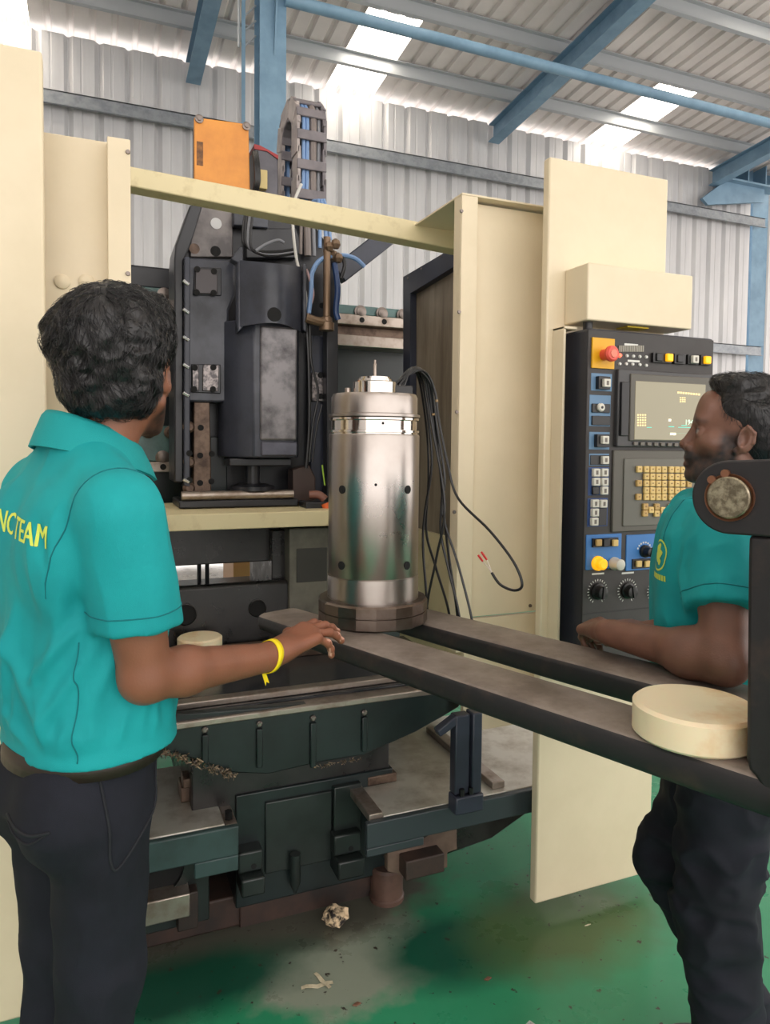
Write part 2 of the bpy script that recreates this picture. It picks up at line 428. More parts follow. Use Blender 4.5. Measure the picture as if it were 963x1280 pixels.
# right corner post, top plate, recessed right panel
zt = 2.2
xq = at(578, 243, z=zt).x; yq = at(578, 243, z=zt).y
xq2 = at(598, 250, y=yq).x
MB().box((xq, yq, .82), (xq2, yq+.008, zt)).box((xq, yq+.008, .82), (xq+.006, yq+.05, zt)).box((xq2-.006, yq+.008, .82), (xq2, yq+.035, zt)).build('corner_post', CREAM, enc, bev=.002)
MB().box((xq, yq, zt), (1.75, YB+.07, zt+.006)).build('top_plate', CREAM, enc, bev=.001)
zs = at(640, 768, y=yq+.035).z
MB().box((xq2-.006, yq+.035, zs+.004), (1.75, yq+.055, 2.193)).build('recessed_panel', CREAM, enc, bev=.002)
MB().box((xq2-.006, yq+.035, .55), (1.75, yq+.055, zs-.002)).build('lower_panel', CREAM, enc, bev=.002)
for a in ((577, 264), (574, 390), (571, 515), (568, 640)): pin(rv, at(*a, y=yq-.001), enc)
pin(rv, at(663, 757, y=yq+.034), enc)
# tall right front panel
x0 = 1.2465; x1 = at(836, 225, y=Y0).x
MB().box((x0, Y0, .055), (x1, Y0+.032, 2.3)).build('front_panel', CREAM, enc, bev=.005)
# header box over the control console
xb = 1.308; yf = 1.668
MB().box((xb, yf, 1.815), (1.70, Y0-.001, 1.977)).build('header_box', CREAM, enc, bev=.004)
MB().box((1.48, yf+.03, 1.811), (1.56, yf+.08, 1.8148)).build('warning_sticker', mat('yellow sticker', (232, 206, 48), .5), enc)
# folded mounting lip beside the console
MB().box((1.268, Y0-.055, .86), (1.276, Y0-.001, 1.802)).box((1.268, Y0-.06, 1.794), (1.312, Y0-.001, 1.802)).build('mounting_lip', CREAM, enc, bev=.002)
# sill shelf inside the opening and the inner right wall
YS = 2.5
s0 = at(200, 638, y=YS); s1 = at(200, 660, y=YS)
zs0 = (at(310, 641, y=YS).z); zs1 = at(310, 661, y=YS).z
xsr = at(412, 650, y=YS).x
MB().box((-.3, YS, zs1), (xsr+.06, YS+.5, zs0)).build('sill', CREAMW, enc, bev=.003)
XI = 1.262
INN = mat('oily brown inner panel', (150, 138, 120), .42, rgb2=(112, 98, 82), scale=5, stretch=(1, 4, .5), lo=.35, hi=.7)
def ipt(px, py, x=XI): return at(px, py, x=x)
f_out = [ipt(580, 301), ipt(505, 345), ipt(505, 660)]
o1, o2, o3 = [ipt(577, 303), ipt(504, 346), ipt(504, 660)]
i1, i2, i3 = [ipt(577, 328), ipt(513, 367), ipt(513, 660)]
m_ = MB().prism([o1, o2, o3, i3, i2, i1], (.03, 0, 0)); m_.build('inner_frame', NAVY, enc, bev=.002)
j1, j2, j3, j4 = [Vector((XI+.03, p.y, p.z)) for p in (i1, i2, i3, Vector((XI, i1.y, i3.z)))]
j2.y += .05; j3.y += .05
MB().prism([j1, j2, j3, j4], (.02, 0, 0)).build('inner_wall', INN, enc)
zz = i3.z
MB().prism([(XI+.03, i1.y-.02, zz-.005), (XI+.03, o2.y+.06, zz-.005), (XI+.03, o2.y+.06, zz-.62), (XI+.03, i1.y-.02, zz-.62)], (.02, 0, 0)).build('inner_skirt', CREAMW, enc)
dot = proto(MB().lathe((0, 0, 0), [(.005, 0), (.004, -.003)], 10, axis=(1, 0, 0), capa=False), 'rivet', BOLTS)
for a in ((510, 348), (527, 336), (551, 320)): pin(dot, at(*a, x=XI-.001), enc)

# ------------------------------------------------------------------ control console
YF = 1.652; XL = 1.303; XR = 1.775; ZT = 1.79; ZB = .78
CON = mat('console dark blue-grey', (44, 46, 56), .42, rgb2=(36, 38, 46), scale=4)
CONF = mat('console black face', (54, 51, 50), .5, rgb2=(46, 42, 40), scale=6)
BEZ = mat('console grey bezel', (92, 88, 80), .5); BEZD = mat('screen bezel', (66, 65, 66), .45)
BLUEP = mat('console blue panel', (60, 122, 190), .45)
BLUED = mat('console pale blue patch', (98, 132, 164), .5)
WHT = mat('white key', (214, 210, 198), .45); TAN = mat('beige key', (222, 190, 122), .5); TAN2 = mat('darker beige key', (196, 160, 98), .5)
BLK = mat('black plastic', (24, 23, 24), .35)
AMB = mat('lit amber button', (255, 178, 20), .4, emit=.5); YEL = mat('yellow plate', (226, 168, 22), .45)
RED = mat('red mushroom button', (226, 84, 66), .35)
INK = mat('white print', (214, 214, 208), .6)
con = thing('control_console', ((XL+XR)/2, YF+.06, .78), 'dark operator console with screen, beige keypad, coloured buttons and dials under the cream header box', 'control panel')
MB().box((XL, YF, ZB), (XR, Y0-.005, ZT)).build('housing', CON, con, bev=.008)
def P(px, py, y=None): return at(px, py, y=YF if y is None else y)
def plate(px0, py0, px1, py1, t, m, name, parent=con, y=None, bev=.001, lo=None):
    """rectangular plate on the console face, t metres proud"""
    y = YF if y is None else y
    a = P(px0, (py0)); b_ = P(px1, py1); c_ = P((px0+px1)/2, py0); d_ = P((px0+px1)/2, py1)
    return MB().box((a.x, y-t, d_.z), (b_.x, y+.0005, c_.z)).build(name, m, parent, bev=bev)
xfl = P(731, 600).x
face = MB().box((xfl, YF-.003, ZB+.01), (XR-.004, YF, ZT-.006)).build('face_plate', CONF, con, bev=.001)
# emergency stop
e = plate(739, 423, 766, 461, .008, YEL, 'stop_plate')
c = P(753, 444); m_ = MB().lathe((c.x, YF-.008, c.z), [(.016, 0), (.016, -.02), (.018, -.022), (.0225, -.028), (.0225, -.036), (.018, -.041), (.008, -.042)], 24, axis=(0, 1, 0), capa=False)
st = m_.build('stop_button', RED, e)
MB().lathe((c.x, YF-.0501, c.z), [(.012, 0), (.011, -.002)], 20, axis=(0, 1, 0), capa=False).build('button_cap', mat('pale red cap', (238, 128, 104), .4), e)
# blue patches with their keys, left strip
key = proto(MB().box((-.0115, -.012, -.0115), (.0115, 0, .0115)), 'key', WHT, bev=.002)
keyd = proto(MB().box((-.0115, -.008, -.0115), (.0115, 0, .0115)), 'key', BLK, bev=.002)
ktop = proto(MB().box((-.004, -.0005, -.006), (.004, 0, .006)), 'legend', mat('grey legend', (120, 112, 104), .6))
def put(src, px, py, parent=con, dy=0.0, name=None): return pin(src, P(px, py) + Vector((0, -dy, 0)), parent, name)
def wkey(px, py, dy=.004, src=key):
    k_ = put(src, px, py, con, dy)
    q = ktop.copy(); COL.objects.link(q); q.parent = k_; q.location = (0, -.012, 0); return k_
plate(738.5, 467, 764, 489, .004, BLUED, 'button_patch'); plate(744, 471, 758, 487, .018, BLK, 'key_housing'); wkey(752, 479.5, .016)
plate(736.5, 494, 762, 533, .004, BLUED, 'button_patch'); plate(738.5, 505, 760.5, 516, .009, BLK, 'key_housing'); plate(738.5, 520, 760.5, 531.5, .009, BLK, 'key_housing')
c = P(748, 509.5); MB().lathe((c.x, YF-.009, c.z), [(.012, 0), (.012, -.006), (.009, -.009)], 20, axis=(0, 1, 0), capa=False).build('push_button', WHT, con)
MB().lathe((c.x, YF-.0181, c.z), [(.004, 0), (.004, -.001)], 12, axis=(0, 1, 0), capa=False).build('button_cap', BLK, con)
plate(736, 540, 761, 562, .004, BLUED, 'button_patch'); plate(742, 543, 757, 559, .018, BLK, 'key_housing'); wkey(750, 550, .016)
plate(736, 567, 760.5, 582, .004, BLUED, 'button_patch'); plate(737, 569, 760, 581, .006, BLK, 'key_housing'); wkey(753.6, 575)
BLUEK = mat('deep blue key field', (44, 72, 124), .45)
plate(735, 584, 760, 619, .004, BLUEK, 'button_patch')
for a in ((742.4, 590.5), (752.8, 590.5), (742.4, 602), (752.8, 602), (752.6, 613)): wkey(*a)
put(keyd, 742.3, 613, con, .004)
plate(734, 622.5, 758.5, 658, .004, BLUEK, 'button_patch'); plate(746.5, 635, 757, 656.5, .006, BLK, 'key_housing')
for a in ((741, 629), (751.4, 629.3), (740.9, 640.3), (740.3, 651.5)): wkey(*a)
# indicator strip at the top
for i in range(14):
    p = P(773.5+i*2.25, 436); MB().box((p.x-.0022, YF-.006, p.z-.009), (p.x+.0022, YF, p.z+.009)).build('indicator_bar', mat('dull indicator', (150, 146, 134), .5), con)
led = proto(MB().lathe((0, 0, 0), [(.005, 0), (.004, -.004)], 10, axis=(0, 1, 0), capa=False), 'indicator_lamp', INK)
ledr = proto(MB().lathe((0, 0, 0), [(.007, 0), (.005, -.005)], 10, axis=(0, 1, 0), capa=False), 'indicator_lamp', mat('red led', (255, 96, 70), .4, emit=1.2))
put(ledr, 774, 444.5, con, .003)
for a in ((783, 445), (791, 445.5), (799, 446), (807, 446.5), (774, 455), (782, 455), (790, 455.5), (799, 456), (807, 457)): put(led, *a, con, .003)
m_ = MB()
for (a, b_, y_) in ((780, 797, 430.5), (784, 799, 451)):
    p, q = P(a, y_), P(b_, y_+.4); m_.box((p.x, YF-.0036, p.z-.003), (q.x, YF-.003, p.z+.003))
m_.build('printed_legend', INK, con)['kind'] = 'stuff'
plate(813.5, 442, 836.5, 454, .012, BLK, 'key_housing'); plate(839.5, 443, 853, 455.5, .014, BLK, 'key_housing'); plate(857, 444, 870, 456, .012, BLK, 'key_housing'); plate(873, 444.5, 885.5, 457, .012, BLK, 'key_housing')
keya = proto(MB().box((-.0115, -.012, -.0115), (.0115, 0, .0115)), 'lit_key', AMB, bev=.003)
put(keya, 832, 447.8, con, .01); put(keya, 879.3, 450.8, con, .01); wkey(863.8, 450, .01)
put(keyd, 820.5, 447.2, con, .009); put(keyd, 846, 449, con, .01)
# screen
bz = plate(769, 465.5, 893, 559, .016, BEZD, 'screen_bezel', bev=.003)
plate(783, 470.5, 885, 552, .021, BEZ, 'screen_surround', bz, bev=.003)
def screen_mat():
    m = bpy.data.materials.new('lit crt screen'); m.use_nodes = True
    n = m.node_tree.nodes; l = m.node_tree.links; b = n['Principled BSDF']
    b.inputs['Base Color'].default_value = (*lin((96, 92, 78)), 1); b.inputs['Roughness'].default_value = .12
    b.inputs['Emission Color'].default_value = (*lin((150, 140, 112)), 1); b.inputs['Emission Strength'].default_value = .55
    return m
a, b_ = P(788.5, 477), P(873.5, 549); zc0 = P(830, 479).z; zc1 = P(830, 550).z
ys = YF-.0225
scr = MB().box((a.x, ys, zc1), (b_.x, YF-.02, zc0)).build('screen', screen_mat(), bz, bev=.001)
def glow(name, rgb, rects, e=.5):
    m_ = MB()
    for (p0, q0, p1, q1) in rects:
        a, b_ = P(p0, q0), P(p1, q1); a.x = a.x; m_.box((a.x, ys-.0006, b_.z), (b_.x, ys-.0001, a.z))
    o = m_.build(name, mat(name+' glow', rgb, .5, emit=e), bz); o['kind'] = 'stuff'; return o
glow('screen_text', (226, 196, 140), [(840+i*3.2, 490+i*.3, 842.4+i*3.2, 492.5+i*.3) for i in range(9)] + [(790+3*(i % 4), 518+3.2*(i//4), 792+3*(i % 4), 520+3.2*(i//4)) for i in range(20)]
     + [(843+2.6*(i % 3), 497+2.4*(i//3), 844.8+2.6*(i % 3), 498.6+2.4*(i//3)) for i in range(9)], .6)
glow('screen_line', (90, 190, 170), [(829, 533, 836, 534.2), (841, 534, 862, 535.2), (845, 531.5, 852, 532.5), (829, 541.5, 866, 542.3), (802, 534, 808, 535)], .6)
glow('screen_cursor', (246, 236, 206), [(831, 541, 838, 544), (829, 524, 832, 527)], .8)
def text_on(body, size, loc, m, name, parent, rot=(math.pi/2, 0, 0), extrude=.0004, align='LEFT'):
    cu = bpy.data.curves.new(name, 'FONT'); cu.body = body; cu.size = size; cu.extrude = extrude; cu.align_x = align
    t_ = bpy.data.objects.new(name, cu); COL.objects.link(t_)
    bpy.context.view_layer.update()
    me = bpy.data.meshes.new_from_object(t_.evaluated_get(bpy.context.evaluated_depsgraph_get()))
    bpy.data.objects.remove(t_); bpy.data.curves.remove(cu)
    R = Euler(rot).to_matrix()
    vs = [tuple(R @ v.co + Vector(loc)) for v in me.vertices]; fs = [tuple(p.vertices) for p in me.polygons]
    bpy.data.meshes.remove(me)
    return MB().add(vs, fs).build(name, m, parent, flat=True)
p = P(849, 531); text_on('1945', .022, (p.x, ys-.0005, p.z), mat('pale screen digits', (190, 214, 190), .5, emit=.6), 'screen_digits', bz)
sk_ = proto(MB().box((-.0075, -.006, -.005), (.0075, 0, .005)), 'soft_key', mat('soft key', (112, 106, 98), .5), bev=.0015)
for i in range(10): put(sk_, 789+i*8.4, 554.5+i*.25, con, .016)
plate(771, 478, 779, 545, .024, BLK, 'floppy_door', bz, bev=.002)
# keypad
kb = plate(765, 563, 893, 662, .010, BEZ, 'keypad_frame', bev=.003)
plate(777, 573, 889, 655, .014, mat('keypad plate', (104, 102, 94), .5), 'keypad_plate', kb, bev=.002)
ck = proto(MB().box((-.0093, -.009, -.0093), (.0093, 0, .0093)), 'key', TAN, bev=.002)
ck2 = proto(MB().box((-.0093, -.009, -.0093), (.0093, 0, .0093)), 'key', TAN2, bev=.002)
lg = proto(MB().box((-.003, -.0005, -.0016), (.003, 0, .0016)), 'legend', mat('brown legend', (140, 108, 62), .6))
C4 = [463, 510, 557, 604]; C5 = [660, 707, 752, 803]
rows = [(168, [407]+C4+C5), (225, C4+C5), (280, [405]+C4+C5), (335, C4+C5[:3]), (388, [402]+C4+C5), (464, [455, 547]+C5), (490, [500, 595]), (518, [453, 545]+C5)]
for (ry, cs) in rows:
    for cx in cs:
        px = 730+.15625*cx; py = 560+.15625*(ry+.012*(cx-405))
        k_ = put(ck2 if cx in (402, 405, 803) or (ry > 450 and random.random() < .3) else ck, px, py, kb, .014)
        q = lg.copy(); COL.objects.link(q); q.parent = k_; q.location = (0, -.009, .001)
# lower blue modules
def knob(px, py, r, h, m, parent, name='knob', point=30, y=YF):
    c = P(px, py); m_ = MB().lathe((c.x, y, c.z), [(r*1.25, 0), (r*1.25, -h*.25), (r, -h*.35), (r*.9, -h), (r*.7, -h*1.05)], 24, axis=(0, 1, 0), capa=False)
    k_ = m_.build(name, m, parent)
    a = math.radians(point); d = Vector((math.sin(a), 0, math.cos(a))); s_ = Vector((d.z, 0, -d.x))
    q = MB().prism([c+s_*r*.18+d*r*.95+Vector((0, y-YF-h*.9, 0)), c-s_*r*.18+d*r*.95+Vector((0, y-YF-h*.9, 0)), c-s_*r*.18-d*r*.9+Vector((0, y-YF-h*.9, 0)), c+s_*r*.18-d*r*.9+Vector((0, y-YF-h*.9, 0))], (0, -h*.3, 0))
    q.build('knob_grip', m, parent); return k_
b1 = plate(732, 667.5, 775, 711, .006, BLUEP, 'blue_module', bev=.002)
plate(738.5, 672, 770, 682.8, .012, BLK, 'key_housing', b1)
for a in (744, 753.5): put(ck2 if a < 750 else keyd, a, 677.4+.1*(a-744)/10, b1, .012)
put(ck, 764.5, 677.8, b1, .012)
c = P(745.2, 703.5); MB().lathe((c.x, YF-.006, c.z), [(.021, 0), (.021, -.008), (.017, -.012), (.016, -.026), (.011, -.03)], 24, axis=(0, 1, 0), capa=False).build('lit_button', AMB, b1)
c = P(766, 703.8); MB().lathe((c.x, YF-.006, c.z), [(.019, 0), (.019, -.006), (.016, -.012), (.016, -.03), (.013, -.032)], 24, axis=(0, 1, 0), capa=False).build('push_button', WHT, b1)
b2 = plate(782, 667.5, 826, 712, .006, BLUEP, 'blue_module', bev=.002)
knob(804, 688.5, .015, .03, BLK, b2, point=20, y=YF-.006)
plate(788.5, 697.5, 820.5, 709.5, .01, BLK, 'key_housing', b2)
for a in (794.5, 805, 815.3): put(ck, a, 703.8, b2, .01)
b3 = plate(832.5, 667.5, 876, 712.5, .006, BLUEP, 'blue_module', bev=.002)
knob(852, 693, .016, .03, BLK, b3, point=60, y=YF-.006)
m_ = MB()
for (kx, ky, r, n0, n1, st) in ((804, 688.5, .026, -70, 71, 20), (852, 693, .034, -120, 121, 30)):
    c = P(kx, ky)
    for a in range(n0, n1, st):
        a = math.radians(a); q = c+Vector((math.sin(a)*r, 0, math.cos(a)*r)); m_.box((q.x-.0025, YF-.0066, q.z-.0025), (q.x+.0025, YF-.006, q.z+.0025))
m_.build('dial_marks', INK, con)['kind'] = 'stuff'
# big dials with tick rings
tick = MB()
for (kx, ky, pt) in ((746.4, 739, 5), (783.6, 738, -10), (820, 739, 115), (856, 740, 20)):
    knob(kx, ky, .019, .026, BLK, con, 'dial', pt, YF-.003)
    c = P(kx, ky)
    for a in range(-150, 151, 15):
        a = math.radians(a); d = Vector((math.sin(a), 0, math.cos(a))); s_ = Vector((d.z, 0, -d.x))
        tick.prism([c+d*.030+s_*.0011+Vector((0, -.003, 0)), c+d*.030-s_*.0011+Vector((0, -.003, 0)), c+d*.036-s_*.0011+Vector((0, -.003, 0)), c+d*.036+s_*.0011+Vector((0, -.003, 0))], (0, -.0006, 0))
    for (dx, w_) in ((-9, 14), ):
        p, q = P(kx-7, ky-21.5), P(kx+8, ky-21.5); tick.box((p.x, YF-.0036, p.z-.0025), (q.x, YF-.003, p.z+.0025))
tick.build('dial_scale', INK, con)['kind'] = 'stuff'
MB().box((xfl+.004, YF-.0045, P(760, 765).z), (XR-.01, YF-.003, P(760, 763.8).z)).build('seam', BLK, con)
c = at(745, 404, z=1.805)
c.y = YF+.06; MB().cyl((XL+.035, YF+.05, 1.789), (XL+.035, YF+.05, 1.8155), .014, n=16).build('cable_gland', BLK, con)
# ------------------------------------------------------------------ forklift forks
FD = Vector((.36, -.933, 0)).normalized(); FN = Vector((.933, .36, 0)).normalized()      # along the fork toward the heel; across
ZF = 1.0
def fp(s, n, z): return FD*s + FN*n + Vector((0, 0, z))
S_TIP, S_HEEL = -1.58, -.358
FORKT = mat('scuffed bare fork steel', (150, 138, 130), .5, metal=.25, rgb2=(104, 92, 84), scale=7, lo=.4, hi=.7, stretch=(1, 1, 1), bump=.2, bscale=50)
def fork(n0, n1, label):
    t = thing('forklift_fork', fp(S_HEEL, (n0+n1)/2, ZF-.055), label, 'fork', 'forklift forks')
    # blade: tapers toward the tip, in thickness and at the corners
    st = [(S_TIP-.012, .016, .030), (S_TIP-.006, .006, .036), (S_TIP+.006, .001, .040), (S_TIP+.3, 0, .046), (S_TIP+.7, 0, .052), (S_HEEL, 0, .055), (S_HEEL+.055, 0, .055)]
    b = .012
    vs = []; fs = []
    for (s, inset, th) in st:
        a0, a1 = n0+inset, n1-inset; e = min(b, th*.45)
        ring = [(a0+e, ZF), (a1-e, ZF), (a1-e*.3, ZF-e*.3), (a1, ZF-e), (a1, ZF-th+e), (a1-e*.3, ZF-th+e*.3), (a1-e, ZF-th), (a0+e, ZF-th), (a0+e*.3, ZF-th+e*.3), (a0, ZF-th+e), (a0, ZF-e), (a0+e*.3, ZF-e*.3)]
        vs += [fp(s, n_, z_) for n_, z_ in ring]
    k = 12
    for i in range(len(st)-1): fs += [(i*k+j, i*k+(j+1) % k, (i+1)*k+(j+1) % k, (i+1)*k+j) for j in range(k)]
    fs += [tuple(range(k-1, -1, -1)), tuple((len(st)-1)*k+j for j in range(k))]
    bl = MB().add(vs, fs).build('blade', FORKM, t, sharp=50); bl.data.materials.append(FORKT)
    for p_ in bl.data.polygons:
        if abs(p_.normal.z) > .8 and sum(bl.data.vertices[i].co.z for i in p_.vertices)/len(p_.vertices) > .05: p_.material_index = 1
    # upright shank with rounded inner corner
    prof = [(S_HEEL+.055, ZF-.055), (S_HEEL+.012, ZF), (S_HEEL+.004, ZF+.006), (S_HEEL, ZF+.02), (S_HEEL-.006, ZF+.30), (S_HEEL-.006, 1.335), (S_HEEL+.055, 1.335)]
    MB().prism([fp(s, n0+.001, z) for s, z in prof], FN*(n1-n0-.002)).build('shank', FORKM, t, bev=.006)
    # hook eye round the shaft
    c_s, c_z, R = -.390, 1.386, .052
    pr = [(-.32, 1.336), (c_s, c_z-R)] + [(c_s+R*math.cos(math.radians(a)), c_z+R*math.sin(math.radians(a))) for a in range(262, 88, -8)] + [(c_s, c_z+R), (-.32, c_z+R+.004)]
    MB().prism([fp(s, n0-.004, z) for s, z in pr], FN*.03).build('hook_eye', FORKM, t, bev=.003)
    MB().prism([fp(s, n1-.026, z) for s, z in pr], FN*.03).build('hook_eye', FORKM, t, bev=.003)
    # stiffener plate on the heel side
    MB().prism([fp(s, n0-.008, z) for s, z in ((-.318, .955), (-.24, .955), (-.24, 1.44), (-.318, 1.44))], FN*(n1-n0+.016)).build('heel_plate', FORKM, t, bev=.003)
    return t
nearf = fork(1.043, 1.183, 'black steel forklift fork under the teal-shirted hand, carrying a pale nylon disc at its heel')
farf = fork(1.310, 1.450, 'black steel forklift fork that the leaning man rests his forearm on')
cs = fp(-.388, 1.03, 1.386)
shaft = MB().lathe(cs, [(.0275, 0), (.0295, .002), (.0295, .165)], 40, axis=FN).build('pivot_shaft', mat('brushed shaft end', (176, 166, 142), .35, metal=.8, rgb2=(120, 110, 92), scale=90, lo=.4, hi=.6, bump=.3, bscale=150), nearf)
MB().lathe(cs+FN*.004, [(.0295, .004), (.0335, 0), (.0335, .006)], 40, axis=FN, capa=False, capb=False).build('retaining_ring', mat('coppery ring', (150, 104, 80), .4, metal=.7), shaft)
m_ = MB()
for a in (100, 135):
    a = math.radians(a); q = cs+FN*.003-FD*0+(FD*math.cos(a)+Vector((0, 0, 1))*math.sin(a))*.034
    m_.cyl(q, q+FN*.006, .006, n=10)
m_.build('ring_lug', mat('coppery ring', (150, 104, 80)), shaft)

# ------------------------------------------------------------------ nylon discs
NYL = mat('yellowed nylon', (244, 228, 194), .4, rgb2=(220, 172, 106), scale=8, lo=.52, hi=.78, sss=.3)
def disc(c, r, h, label):
    o = MB().lathe(c, [(r-.006, 0), (r, .005), (r, h-.005), (r-.006, h)], 56).build('nylon_disc', NYL); return tag(o, label, 'disc', 'round nylon support discs')
c = fp(-.462, 1.122, ZF+.0008)
disc(c, .094, .052, 'thick pale nylon disc lying on the fork beside its upright')


# ------------------------------------------------------------------ spindle cartridge standing on the forks
SP = Vector((.676, 1.707, ZF+.0005)); SD = 1.842; SCL = SD/FPX
def sz(py): return at(467, py, d=SD).z
SPM = mat('turned spindle steel', (178, 171, 166), .27, metal=1.0, rgb2=(160, 150, 143), scale=4, lo=.35, hi=.7, rvar=.06)
SPG = mat('polished bearing steel', (212, 204, 196), .12, metal=1.0)
FLG = mat('oily flange steel', (116, 104, 96), .3, metal=.9, rgb2=(84, 66, 54), scale=9, lo=.42, hi=.7, rvar=.15)
spi = thing('spindle_cartridge', SP, 'polished cylindrical steel spindle cartridge standing upright across the two forks', 'spindle')
R = .1165; fh = .062
m_ = MB().lathe(SP, [(.136, 0), (.142, .004), (.142, fh*.48), (.139, fh*.5), (.139, fh*.53), (.142, fh*.55), (.142, fh-.005), (.138, fh)], 18, ph=.35)
m_.build('base_flange', FLG, spi, sharp=15)
z0 = SP.z
H = lambda py: sz(py)-z0
m_ = MB().lathe(SP, [(.118, fh), (.1175, H(717)), (.1145, H(716.4)), (R, H(715)), (R, H(545)), (R-.002, H(543))], 96, capa=False)
m_.build('housing', SPM, spi)
m_ = MB().lathe(SP, [(R-.004, H(543)), (R-.004, H(541.5)), (R, H(541)), (R, H(538.5)), (R-.006, H(538)), (R-.006, H(527)), (R-.001, H(526)), (R-.001, H(523.5)), (R-.005, H(523))], 96, capa=False)
m_.build('bearing_rings', SPG, spi)
m_ = MB().lathe(SP, [(R-.003, H(523)), (R+.0005, H(522)), (R+.0005, H(519)), (R-.006, H(518)), (R-.006, H(498)), (R-.010, H(494)), (.058, H(493.5))], 96, capa=False)
m_.build('end_cap', SPM, spi)
m_ = MB().lathe(SP, [(.0555, H(494)), (.0555, H(479)), (.053, H(478)), (.045, H(478)), (.044, H(475)), (.040, H(475)), (.040, H(472.5)), (.028, H(472))], 64, capa=False)
m_.build('collar', SPG, spi)
m_ = MB().lathe(SP, [(.0042, H(473)), (.0042, H(456)), (.0028, H(455)), (.0028, H(451))], 14, capa=False); m_.build('drawbar_pin', STEEL, spi)
# bores
bore = proto(MB().lathe((0, 0, 0), [(.0105, 0), (.0105, .0012), (.0086, .0016)], 24, axis=(0, 0, 1), capa=False, capb=True), 'bore', DARK)
def on_cyl(src, px, py, r):
    """piece set on the housing surface where the pixel's ray meets the cylinder"""
    rr = ray(px, py); a = rr.x**2+rr.y**2; b_ = -2*(rr.x*SP.x+rr.y*SP.y); c_ = SP.x**2+SP.y**2-r*r
    t_ = (-b_-math.sqrt(max(0, b_*b_-4*a*c_)))/(2*a); p_ = CO+rr*t_
    o = pin(src, p_, spi); nrm = Vector((p_.x-SP.x, p_.y-SP.y, 0)).normalized(); o.rotation_mode = 'QUATERNION'; o.rotation_quaternion = nrm.to_track_quat('Z', 'Y'); return o
for a in ((428, 612), (510, 612), (427, 707), (509, 707)): on_cyl(bore, *a, R)
sb_ = proto(MB().lathe((0, 0, 0), [(.0034, 0), (.003, .001)], 14, capa=False), 'bore', DARK)
on_cyl(sb_, 470, 606, R); on_cyl(sb_, 479, 529, R-.006)
# cap screws and connector block on the end cap
def spt(px, py, h): return at(px, py, z=z0+h)
p = spt(435, 491, H(492)); MB().cyl(p, p+Vector((0, 0, .012)), .008, n=14).build('cap_screw', STEEL, spi)
p = Vector((SP.x+.083, SP.y+.02, z0+H(494)))
MB().box((p.x-.026, p.y-.02, p.z-.03), (p.x+.026, p.y+.03, p.z+.028)).build('connector_block', BLK, spi, bev=.003)
# cables: arch out of the connector and hang beyond the far fork
def cpt(px, py, n): 
    r = ray(px, py); t_ = n/(FN.x*r.x+FN.y*r.y); return CO+r*t_
NB = 1.475
cab = []
st = Vector((p.x+.0, p.y+.02, p.z+.02))
CP = [
 [(523, 463, 1.40), (536, 470, 1.45), (545, 494, NB), (548, 520, NB), (560, 580, NB), (573, 623, NB), (612, 663, NB), (642, 702, NB), (653, 730, NB), (644, 738, NB), (626, 731, NB), (615, 716, NB)],
 [(514, 461, 1.38), (526, 470, 1.44), (535, 520, NB), (540, 580, NB), (531, 643, NB), (529, 683, NB), (533, 740, NB), (536, 790, NB)],
 [(516, 462, 1.38), (530, 472, 1.44), (540, 530, NB), (556, 630, NB), (546, 696, NB), (536, 744, NB), (530, 790, NB)],
 [(520, 462, 1.39), (534, 474, 1.45), (543, 540, NB+.01), (553, 603, NB+.01), (551, 663, NB+.01), (561, 712, NB+.01), (573, 762, NB+.01), (578, 800, NB+.01)],
 [(518, 461, 1.385), (538, 480, 1.46), (546, 530, NB+.015), (556, 596, NB+.015), (554, 643, NB+.015), (573, 706, NB+.015), (588, 764, NB+.015), (594, 800, NB+.015)],
 [(512, 463, 1.375), (524, 474, 1.44), (534, 540, NB+.02), (536, 600, NB+.02), (533, 663, NB+.02), (545, 709, NB+.02), (560, 759, NB+.02), (566, 800, NB+.02)],
 [(515, 460, 1.38), (532, 468, 1.45), (542, 510, NB+.02), (549, 570, NB+.02), (555, 640, NB+.02), (562, 700, NB+.02), (571, 760, NB+.02), (574, 800, NB+.02)],
]
for i, pts in enumerate(CP):
    a0 = st+Vector((-.012+.004*i, -.01+.004*(i % 3), 0))
    path = [a0, a0+Vector((.004, 0, .018))]+[cpt(*q) for q in pts]
    cab.append(MB().tube(smooth_path(path, 7), .0036, 8).build('cable', RUBBER, spi))
m_ = MB()
REDF = mat('red ferrule', (206, 40, 40), .4); WIRE = mat('white wire', (226, 214, 200), .5)
e0 = cpt(615, 716, NB)
for (a, b_) in (((604, 702, NB), (598, 694, NB)), ((609, 700, NB), (602, 690, NB))):
    q0, q1 = cpt(*a), cpt(*b_)
    MB().tube([e0, (e0+q0)/2+Vector((0, 0, .002)), q0], .0014, 6).build('wire', WIRE, cab[0])
    MB().tube([q0, q0*.5+q1*.5, q1], [.0024, .003, .0028], 8).build('ferrule', REDF, cab[0])
tie = proto(MB().lathe((0, 0, 0), [(.0046, -.003), (.0046, .003)], 10), 'cable_marker', mat('brown tape', (150, 122, 84), .5))
for a in ((532, 499, NB), (546, 501, NB), (542, 518, NB)): pin(tie, cpt(*a), spi)
